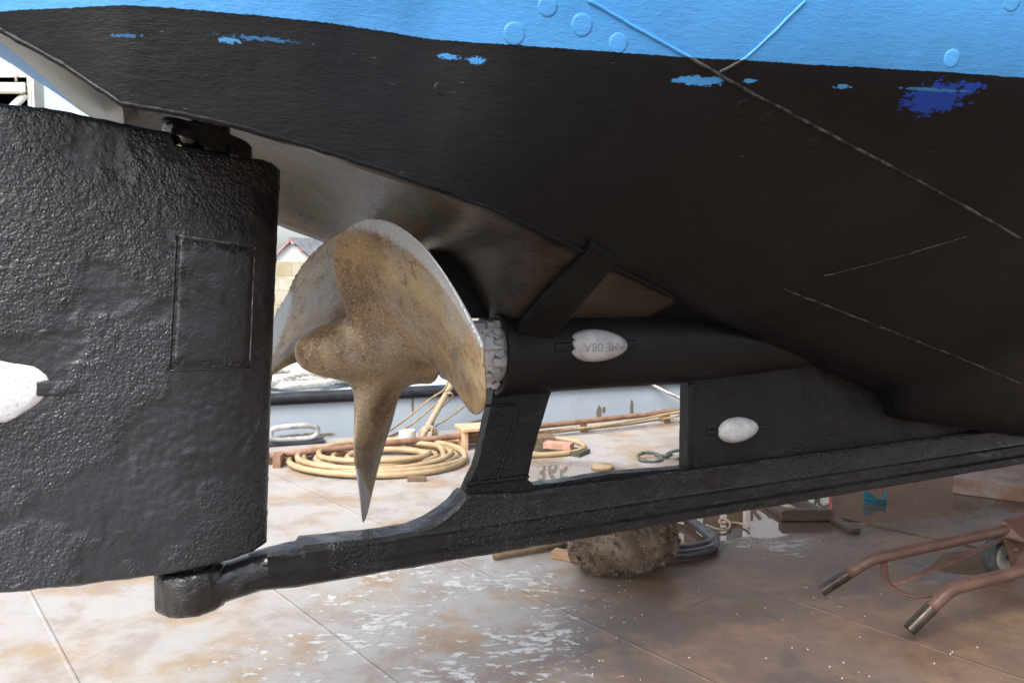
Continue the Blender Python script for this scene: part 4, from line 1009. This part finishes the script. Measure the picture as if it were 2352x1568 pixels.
mb = MB(); e0 = rot @ Vector((FL_*.62, .0, .105))+Vector((0, 0, .118)); mb.tube([e0+Vector((-.08, 0, .03)), e0+Vector((.0, 0, .045)), e0+Vector((.055, -.01, .03))], .036, 14); mb.build('rope_eye', M_yel, fd)
# black doubled hose, stick, timber behind the fender
M_bh = simple('black_hose', (.035, .033, .032), (.07, .066, .062), 14, .35, bumpd=.001)
for k, dz in enumerate((0, 1)):
    pts = [gp(1400, 1180, .03), gp(1500, 1172, .03), gp(1568, 1187, .03), gp(1610, 1214, .03), gp(1640, 1240-dz*9, .03), gp(1636, 1257-dz*9, .03), gp(1596, 1269-dz*8, .03), gp(1545, 1274-dz*8, .03), gp(1420, 1278-dz*8, .03)]
    mb = MB(); mb.tube(resample(catmull([p+Vector((0, .012*k, .004*k)) for p in pts], 8), .02), .021, 12)
    o = mb.build('black_hose', M_bh); tag(o, ['black rubber hose, the outer one of two bending round beside the fender', 'black rubber hose, the inner one of two bending round beside the fender'][k], 'hose', 'twin black hoses beside the fender')
mb = MB(); mb.tube([gp(1134, 1276, .02), gp(1240, 1258, .02), gp(1420, 1225, .02)], .016, 12); o = mb.build('broken_stick', M_wood); tag(o, 'brown wooden stick poking out to the left of the coir fender', 'stick')
c0 = gp(1310, 1283, .02); dv = (gp(1330, 1286, 0)-gp(1240, 1269, 0)).normalized(); ang = math.atan2(dv.y, dv.x); mb = MB(); mb.box((c0.x+.09, c0.y-.01, .019), (.36, .05, .036), Matrix.Rotation(ang, 3, 'Z')); o = mb.build('timber_batten', simple('pale_batten', (.34, .2, .11), (.46, .32, .2), 10, .7), None, False); bevel(o, .003); tag(o, 'pale brown timber batten tucked behind the coir fender', 'batten')
c0 = gp(1300, 1262, .02); mb = MB(); mb.box((c0.x+.12, c0.y+.05, .014), (.42, .05, .026), Matrix.Rotation(ang+.05, 3, 'Z')); o = mb.build('dark_batten', M_dk, None, False); bevel(o, .003); tag(o, 'dark batten lying behind the pale timber batten', 'batten')
# curly cord
pts = [gp(1600, 1196, .01), gp(1655, 1213, .012), gp(1690, 1222, .012), gp(1716, 1214, .012), gp(1712, 1196, .02), gp(1690, 1190, .03), gp(1683, 1198, .02), gp(1705, 1203, .012), gp(1750, 1203, .012), gp(1772, 1216, .012)]
pts = [gp(1622, 1205, .01), gp(1650, 1215, .012), gp(1672, 1214, .012), gp(1677, 1201, .02), gp(1664, 1192, .024), gp(1652, 1196, .022), gp(1660, 1202, .014), gp(1690, 1200, .012), gp(1712, 1206, .012), gp(1721, 1213, .012)]
mb = MB(); mb.tube(resample(catmull(pts, 10), .008), .0065, 8); o = mb.build('bent_cord', simple('tan_cord', (.33, .23, .14), (.45, .33, .22), 14, .5)); tag(o, 'thin tan cord with one loop lying in the puddle', 'cord')
# ---- broom
M_bw = simple('dark_broom_wood', (.060, .042, .030), (.11, .075, .05), 16, .55, bumpd=.002, vec=(2, 12, 12))
b0 = gp(1791, 1195, .0); b1 = gp(1910, 1195, .0); bc = (b0+b1)/2; ba = math.atan2((b1-b0).y, (b1-b0).x); bw = (b1-b0).length
br = empty('deck_broom', bc, ba, 'dark wooden deck broom lying in the puddle with its head towards us', 'broom')
mb = MB(); hw, hh2 = bw/2, .030; v = []; f = []
for yy in (-.022, .022):
    for k in range(32):
        a = 2*math.pi*k/32; ca_, sa_ = math.cos(a), math.sin(a); v.append(Vector((hw*abs(ca_)**.22*(1 if ca_ > 0 else -1), yy, .033+hh2*abs(sa_)**.35*(1 if sa_ > 0 else -1))))
f = [(k, (k+1) % 32, 32+(k+1) % 32, 32+k) for k in range(32)]+[tuple(range(32)), tuple(32+k for k in range(32))]
b_ = fix(link('broom_head', v, f, M_bw, br, False)); bevel(b_, .005)
hd = (gp(1725, 1135, 0)-gp(1800, 1172, 0)); hd = Matrix.Rotation(-ba, 3, 'Z') @ hd.normalized()
M_ph = simple('pale_handle', (.34, .27, .2), (.48, .4, .32), 9, .55)
mb = MB(); mb.tube([Vector((-.03, .02, .04)), Vector((-.03, .02, .04))+hd*.75], .015, 12); mb.build('handle', M_ph, br)
c0 = gp(1755, 1150, .02); mb = MB(); d2 = (gp(1728, 1136, 0)-gp(1800, 1178, 0)).normalized(); a2 = math.atan2(d2.y, d2.x)
mb.box((c0.x+d2.x*.05, c0.y+d2.y*.05+.03, .016), (.70, .075, .030), Matrix.Rotation(a2, 3, 'Z')); o = mb.build('wet_plank', M_bw, None, False); bevel(o, .003); tag(o, 'wet brown plank lying beside the pale broom handle', 'plank')
c0 = gp(1885, 1172, .02); d2 = (gp(1840, 1145, 0)-gp(1938, 1197, 0)).normalized(); a2 = math.atan2(d2.y, d2.x); mb = MB(); mb.box((c0.x, c0.y, .012), (.62, .05, .022), Matrix.Rotation(a2, 3, 'Z')); o = mb.build('wet_lath', M_bw, None, False); bevel(o, .003); tag(o, 'narrow wet lath sticking out behind the broom head', 'lath')
q = gp(1835, 1146, .0); mb = MB(); mb.lathe([(0, .055), (.03, .075), (.07, .078), (.085, .06), (.085, .02)], Matrix.Translation(q+Vector((0, .05, 0))) @ Matrix.Rotation(-math.pi/2, 4, 'Y'), 24); o = mb.build('rubber_buffer', M_rub); tag(o, 'round black rubber buffer behind the broom head under the keel', 'buffer')
# ---- teal plastic crate fragment
M_teal = simple('teal_plastic', (.012, .10, .135), (.02, .15, .19), 20, .4)
q = gp(2007, 1153, 0); w_ = (gp(2034, 1153, 0)-gp(1980, 1153, 0)).length
tl = empty('plastic_scrap', q, .25, 'broken ribbed teal plastic basket piece standing on the wet deck', 'plastic scrap')
mb = MB(); v = []; f = []; NT_ = 44
for k in range(NT_+1):
    u = k/NT_; a = math.pi*(1.0+u); x = w_*.5*math.cos(a); y = .05*math.sin(a); hgt = .045+.020*math.sin(u*9)+(.02 if u < .12 else 0)
    rib = .004*(1 if k % 2 else 0)
    v += [Vector((x, y-rib, 0)), Vector((x, y-rib, hgt)), Vector((x*.96, y+.006-rib, hgt)), Vector((x*.96, y+.006-rib, 0))]
for k in range(NT_):
    for j_ in range(4): f.append((k*4+j_, k*4+(j_+1) % 4, (k+1)*4+(j_+1) % 4, (k+1)*4+j_))
fix(link('ribbed_side', v, f, M_teal, tl, False))
mb = MB(); mb.tube([Vector((w_*.5*math.cos(math.pi*(1+u)), .05*math.sin(math.pi*(1+u)), .028)) for u in [k/20 for k in range(21)]], .0055, 6); mb.build('band', M_teal, tl)
# ---- sack truck
def rustred():
    t = NT('red_rusty_tube'); n1 = t.noise(14, 5, .65); c = t.mix(t.step(n1, .35, .65), (.095, .048, .034), (.135, .072, .052)); c = t.mix(t.mul(t.step(t.noise(40, 4, .7), .54, .64), .7), c, (.085, .052, .035)); c = t.mix(t.mul(t.step(t.noise(70, 3), .66, .72), .6), c, (.27, .125, .10))
    t.set(col=c, rough=.5, spec=.45, normal=t.bump(t.noise(60, 4), .0015)); return t.m
M_rr = rustred()
M_grip = simple('worn_dark_steel', (.030, .022, .019), (.070, .048, .040), 18, .30, metal=.35)
g1, k1, e1 = gp(1886, 1356, .05), gp(2000, 1283, .185), gp(2420, 1192, .235)
g2, k2, e2 = gp(2088, 1446, .05), gp(2182, 1352, .185), gp(2560, 1255, .235)
tk = empty('sack_truck', Vector((k1.x, k1.y, 0)), 0, 'rusty red tubular sack truck lying with its handles pointing left', 'hand truck')
O = Vector((k1.x, k1.y, 0))
def sub(p): return p-O
for g, k, e in ((g1, k1, e1), (g2, k2, e2)):
    d1 = (k-g).normalized(); d2 = (e-k).normalized()
    bend = catmull([k-d1*.07, k-d1*.02+d2*.004, k+d2*.03-d1*.0, k+d2*.09], 6)
    mid = g.lerp(k, .52)
    mb = MB(); mb.tube([sub(p) for p in [mid]+bend+[k.lerp(e, .5), e]], .0215, 16); rail = mb.build('rail', M_rr, tk)
    mb = MB(); path = [sub(p) for p in [g, g.lerp(mid, .5), mid+d1*.004]]; mb.tube(path, .0220, 16, cap=False); mb.tube(path, .0185, 16, cap=False); 
    mb.build('grip', M_grip, rail)
mid_ = (k1+k2)/2; ax = ((e1-k1).normalized()+(e2-k2).normalized()).normalized()
c1_ = k1+(e1-k1).normalized()*.06; c2_ = k2+(e2-k2).normalized()*-.01
pts = [c1_+Vector((0, 0, -.02)), gp(2040, 1338, .13), gp(2076, 1362, .12), gp(2120, 1370, .13), c2_+Vector((-.01, .01, -.015))]
mb = MB(); mb.tube([sub(p) for p in catmull(pts, 8)], .013, 8, flat=.35, up=(0, 0, 1)); mb.build('cross_strap', M_rr, tk)
mb = MB(); mb.tube([sub(p) for p in (gp(2052, 1342, .13), gp(2160, 1298, .15), gp(2290, 1243, .17), gp(2420, 1190, .19))], .015, 8, flat=.3, up=(0, 0, 1)); mb.build('centre_strap', M_rr, tk)
# axle plate, bracket and wheels
M_tyre = simple('grey_tyre', (.045, .05, .05), (.08, .085, .085), 20, .7); M_disc = simple('chalky_wheel_disc', (.20, .20, .18), (.30, .30, .27), 12, .7)
tdir = (k2-k1); tdir.z = 0; tdir.normalize(); adir = (e1-k1); adir.z = 0; adir = adir.normalized()
wc = gp(2296, 1272, .085)
def wheel(c):
    mb = MB(); q = tdir.to_track_quat('X', 'Z').to_matrix().to_4x4(); Mx = Matrix.Translation(sub(c)) @ q
    mb.lathe([(-.026, .060), (-.026, .078), (-.018, .084), (.018, .084), (.026, .078), (.026, .060)], Mx, 36); w = mb.build('wheel', M_tyre, tk)
    mb = MB(); mb.lathe([(-.030, .006), (-.028, .058), (.026, .06), (.030, .05), (.026, .03), (.036, .012), (.036, .0005)], Mx, 30); mb.build('rim', M_disc, w)
wheel(wc); wheel(wc+tdir*.40)
mb = MB(); mb.tube([sub(wc-tdir*.03), sub(wc+tdir*.44)], .012, 10); mb.build('axle', M_rr, tk)
Q = [gp(2288, 1222, .21), gp(2302, 1192, .26), gp(2352, 1180, .27), gp(2460, 1172, .27), gp(2460, 1225, .21), gp(2352, 1240, .20)]
v = [sub(p) for p in Q]+[sub(p)+Vector((0, .0, -.012)) for p in Q]; nq = len(Q)
o = fix(link('toe_plate', v, [tuple(range(nq)), tuple(range(nq, 2*nq))[::-1]]+[(k, (k+1) % nq, nq+(k+1) % nq, nq+k) for k in range(nq)], M_rr, tk, False)); bevel(o, .003)
Q = [gp(2300, 1236, .19), gp(2362, 1228, .19), gp(2352, 1300, .07), gp(2322, 1300, .07)]
v = [sub(p) for p in Q]+[sub(p)+tdir*.008 for p in Q]
o = fix(link('axle_bracket', v, [(0, 1, 2, 3), (7, 6, 5, 4)]+[(k, (k+1) % 4, 4+(k+1) % 4, 4+k) for k in range(4)], M_rr, tk, False)); bevel(o, .002)
b_ = gp(2334, 1262, .14); mb = MB(); q = (CAM-b_).normalized().to_track_quat('X', 'Z').to_matrix().to_4x4(); mb.lathe([(-.01, .012), (.004, .012), (.008, .008), (.008, .0005)], Matrix.Translation(sub(b_)-tdir*.004) @ q, 12); mb.build('bolt', M_rr, tk)
# long timber bearer at the right under the keel
M_bear = simple('rusty_bearer', (.24, .125, .075), (.34, .28, .24), 6, .75, bumpd=.003)
a_, b2_ = gp(2236, 1090, .10), gp(2420, 1112, .10); dv = (b2_-a_); dv.z = 0; ln_ = 1.6; dv.normalize(); c0 = a_+dv*ln_/2
mb = MB(); mb.box((c0.x-dv.y*-.10, c0.y+dv.x*.10, .05), (ln_, .28, .10), Matrix.Rotation(math.atan2(dv.y, dv.x), 3, 'Z')); o = mb.build('steel_bearer', M_bear, None, False); bevel(o, .006); tag(o, 'rust edged grey steel bearer lying on the deck under the keel', 'bearer')
# flat strip on the deck (raised doubler plate)
a_, b2_ = gp(1905, 1178, 0), gp(2300, 1260, 0); dv = b2_-a_; ln_ = dv.length; dv.normalize(); c0 = (a_+b2_)/2
mb = MB(); mb.box((c0.x, c0.y, .004), (ln_+.5, .13, .008), Matrix.Rotation(math.atan2(dv.y, dv.x), 3, 'Z')); o = mb.build('deck_strip', M_deck, None, False); tag(o, 'narrow raised steel strip welded along the wet deck', 'plate', kind='structure')
# paint flakes
mb = MB(); 
for k in range(90):
    if k < 64: px, py = random.gauss(1250, 260), random.uniform(1330, 1568)
    else: px, py = random.uniform(1300, 2352), random.uniform(1290, 1568)
    q = gp(px, py, .0); r_ = random.choice([.001, .0015, .002, .0025])*random.uniform(.7, 1.3)*(1.9 if random.random() < .05 else 1); n_ = random.randint(4, 6); a0 = random.random()*6
    ring_ = [Vector((q.x+r_*(.6+.6*random.random())*math.cos(a0+2*math.pi*i/n_)*1.3, q.y+r_*(.6+.6*random.random())*math.sin(a0+2*math.pi*i/n_), .0012+.002*random.random())) for i in range(n_)]
    low = [Vector((p.x, p.y, .0)) for p in ring_]
    mb.add(ring_+low, [tuple(range(n_))]+[(i, (i+1) % n_, n_+(i+1) % n_, n_+i) for i in range(n_)])
o = mb.build('paint_flakes', simple('white_flake', (.6, .6, .58), (.75, .75, .73), 30, .7), None, False); tag(o, 'scattered tiny white paint flakes on the brown deck', 'paint flakes', kind='stuff')
# ------------------------------------------------------------------ far background
M_stone = NT('quay_stone')
br_ = M_stone.n('ShaderNodeTexBrick'); mp = M_stone.mapv(rot=(math.pi/2, 0, 0), sc=(1, 1, 1)); M_stone.l(mp, br_.inputs[0])
br_.inputs['Color1'].default_value = (.44, .38, .25, 1); br_.inputs['Color2'].default_value = (.55, .51, .42, 1); br_.inputs['Mortar'].default_value = (.26, .22, .15, 1); br_.inputs['Scale'].default_value = 1.0
br_.inputs['Brick Width'].default_value = 1.5; br_.inputs['Row Height'].default_value = .78; br_.inputs['Mortar Size'].default_value = .012
M_stone.set(col=M_stone.mix(M_stone.mul(M_stone.step(M_stone.noise(1.2, 5), .4, .7), .5), br_.outputs['Color'], (.30, .25, .13)), rough=.85, normal=M_stone.bump(M_stone.noise(6, 4), .02)); M_stone = M_stone.m
YQ = 42.0; ztq = on_y(665, 600, YQ).z
mb = MB(); mb.box((10, YQ+2.5, (ztq-1.2)/2), (160, 5, ztq+1.2)); qw = mb.build('quay_wall', M_stone, None, False); bevel(qw, .05); tag(qw, 'beige stone block quay wall across the harbour', 'wall')
M_ren = simple('white_render', (.72, .72, .70), (.8, .8, .78), 1, .8); M_slate = simple('grey_slate', (.16, .165, .18), (.25, .25, .27), 2, .6, bumpd=.02, bsc=6); M_trim = simple('red_brick_trim', (.42, .24, .21), (.52, .33, .29), 3, .8)
YH = 60.0; ap = on_y(668, 553, YH); el = on_y(612, 612, YH); er = on_y(732, 606, YH); gz0 = ztq-.5
hs = empty('gable_house', Vector((ap.x, YH, gz0)), 0, 'white gable house with slate roof and red brick verge beyond the quay wall', 'house')
hw_ = (er.x-el.x)/2; ez = er.z-gz0-.1; rz2 = ap.z-gz0; dx, dy = 7.0, 8.0
v = [(-hw_, 0, 0), (hw_, 0, 0), (hw_, 0, ez), (0, 0, rz2), (-hw_, 0, ez), (-hw_+dx, dy, 0), (hw_+dx, dy, 0), (hw_+dx, dy, ez), (dx, dy, rz2), (-hw_+dx, dy, ez)]
link('wall', v, [(0, 1, 2, 3, 4), (9, 8, 7, 6, 5), (1, 6, 7, 2), (0, 4, 9, 5)], M_ren, hs, False)
mb = MB()
for sx in (1, -1):
    a, b = Vector((0, -.25, rz2+.12)), Vector((sx*(hw_+.25), -.25, ez-.08)); D_ = Vector((dx, dy, 0)); th = Vector((0, 0, .14))
    P = [a, b, b+D_, a+D_]; mb.add(P+[p+th for p in P], [(0, 1, 2, 3), (7, 6, 5, 4), (0, 4, 5, 1), (1, 5, 6, 2), (2, 6, 7, 3), (3, 7, 4, 0)])
mb.build('roof', M_slate, hs, False)
for sx in (1, -1):
    a, b = Vector((0, -.3, rz2+.02)), Vector((sx*(hw_+.1), -.3, ez-.18)); d_ = b-a; nseg = 7
    for k in range(nseg):
        if sx > 0 and k in (1, 3, 5): continue
        c = a+d_*((k+.5)/nseg); mb = MB(); mb.box(c, (d_.length/nseg*1.02, .10, .16), Matrix.Rotation(-math.atan2(d_.z, d_.x) if sx > 0 else -math.atan2(d_.z, d_.x), 3, 'Y')); mb.build('verge_brick', M_trim, hs, False)
# timber and steel staging at upper left
M_cream = simple('cream_steel', (.62, .60, .50), (.72, .70, .62), 3, .6); M_brs = simple('rusted_hook', (.14, .08, .05), (.26, .17, .10), 6, .6)
YG = 14.0
def G(px, py): return on_y(px, py, YG)
gt_ = G(40, 190); gn = empty('quay_crane', Vector((gt_.x, YG, -1.0)), 0, 'cream steel crane lattice standing at the left behind the rudder', 'crane')
O2 = Vector((gt_.x, YG, -1.0))
def gbox(x0, y0, x1, y1, dep, name, mat, dy=0.0):
    a, b = G(x0, y0)-O2, G(x1, y1)-O2; mb = MB(); mb.box(((a.x+b.x)/2, dy, (a.z+b.z)/2), (abs(b.x-a.x), dep, abs(b.z-a.z))); return mb.build(name, mat, gn, False)
gbox(-260, 193, 66, 216, .22, 'beam', M_cream); gbox(-260, 214, 64, 219, .26, 'flange', simple('olive_steel', (.33, .31, .2), (.4, .38, .26), 3, .6)); gbox(-260, 152, 16, 156, .16, 'brace', M_brs, .05)
for (x0, x1) in ((66, 71), (74, 78)): gbox(x0, 180, x1, 2050, .12, 'post', M_cream)
gbox(79, 150, 90, 2050, .30, 'column', M_cream, .1); gbox(-90, 120, -60, 2050, .3, 'column', M_cream, .1)
def gbar(p, q, r, name, mat):
    mb = MB(); mb.tube([G(*p)-O2, G(*q)-O2], r, 8); return mb.build(name, mat, gn)
gbar((0, 165), (32, 178), .035, 'hook', M_brs); gbar((33, 160), (30, 180), .05, 'hook', M_brs); gbar((8, 176), (28, 172), .03, 'hook', M_brs); gbar((40, 166), (42, 190), .07, 'strap', simple('pink_steel', (.5, .36, .32), (.58, .42, .37), 4, .6))
gbar((0, 226), (32, 240), .04, 'hook', M_brs); gbar((26, 222), (22, 242), .05, 'hook', M_brs); gbar((30, 222), (35, 232), .05, 'strap', M_brs)
gbar((64, 219), (20, 262), .10, 'diagonal', M_cream); gbar((62, 222), (72, 262), .03, 'diagonal', M_cream)
# ------------------------------------------------------------------ camera, light, world
sc = bpy.context.scene
cam = bpy.data.objects.new('camera', bpy.data.cameras.new('camera')); C.objects.link(cam); sc.camera = cam
cam.location = CAM; cam.rotation_euler = (math.pi/2-PITCH, 0, 0); cam.data.sensor_width = 36; cam.data.lens = 36*F/2352; cam.data.clip_end = 3000; cam.data.clip_start = .05
sc.render.resolution_x = 1024; sc.render.resolution_y = 682
SE, SA = math.radians(50), math.radians(215)                    # elevation, compass bearing (0 = +Y, clockwise)
sd = Vector((math.sin(SA)*math.cos(SE), math.cos(SA)*math.cos(SE), math.sin(SE)))
sun = bpy.data.objects.new('sun', bpy.data.lights.new('sun', 'SUN')); C.objects.link(sun); sun.data.energy = 1.0; sun.data.angle = math.radians(35); sun.data.color = (1, .97, .93)
sun.rotation_euler = sd.to_track_quat('Z', 'Y').to_euler()
w = bpy.data.worlds.new('World'); sc.world = w; w.use_nodes = True; nt = w.node_tree; nt.nodes.clear()
sk = nt.nodes.new('ShaderNodeTexSky'); sk.sky_type = 'NISHITA'; sk.sun_disc = False; sk.sun_elevation = SE; sk.sun_rotation = SA; sk.air_density = 1.0; sk.dust_density = 4.0; sk.ozone_density = 1.0
hs_ = nt.nodes.new('ShaderNodeHueSaturation'); hs_.inputs['Saturation'].default_value = .55
bg = nt.nodes.new('ShaderNodeBackground'); bg.inputs[1].default_value = .15; ow = nt.nodes.new('ShaderNodeOutputWorld')
nt.links.new(sk.outputs[0], hs_.inputs['Color']); nt.links.new(hs_.outputs[0], bg.inputs[0]); nt.links.new(bg.outputs[0], ow.inputs[0])
sc.view_settings.view_transform = 'Standard'; sc.view_settings.look = 'None'; sc.view_settings.gamma = 1; sc.view_settings.exposure = 1.25
sc.cycles.max_bounces = 8; sc.cycles.caustics_reflective = False; sc.cycles.caustics_refractive = False
try: sc.cycles.use_denoising = True
except Exception: pass
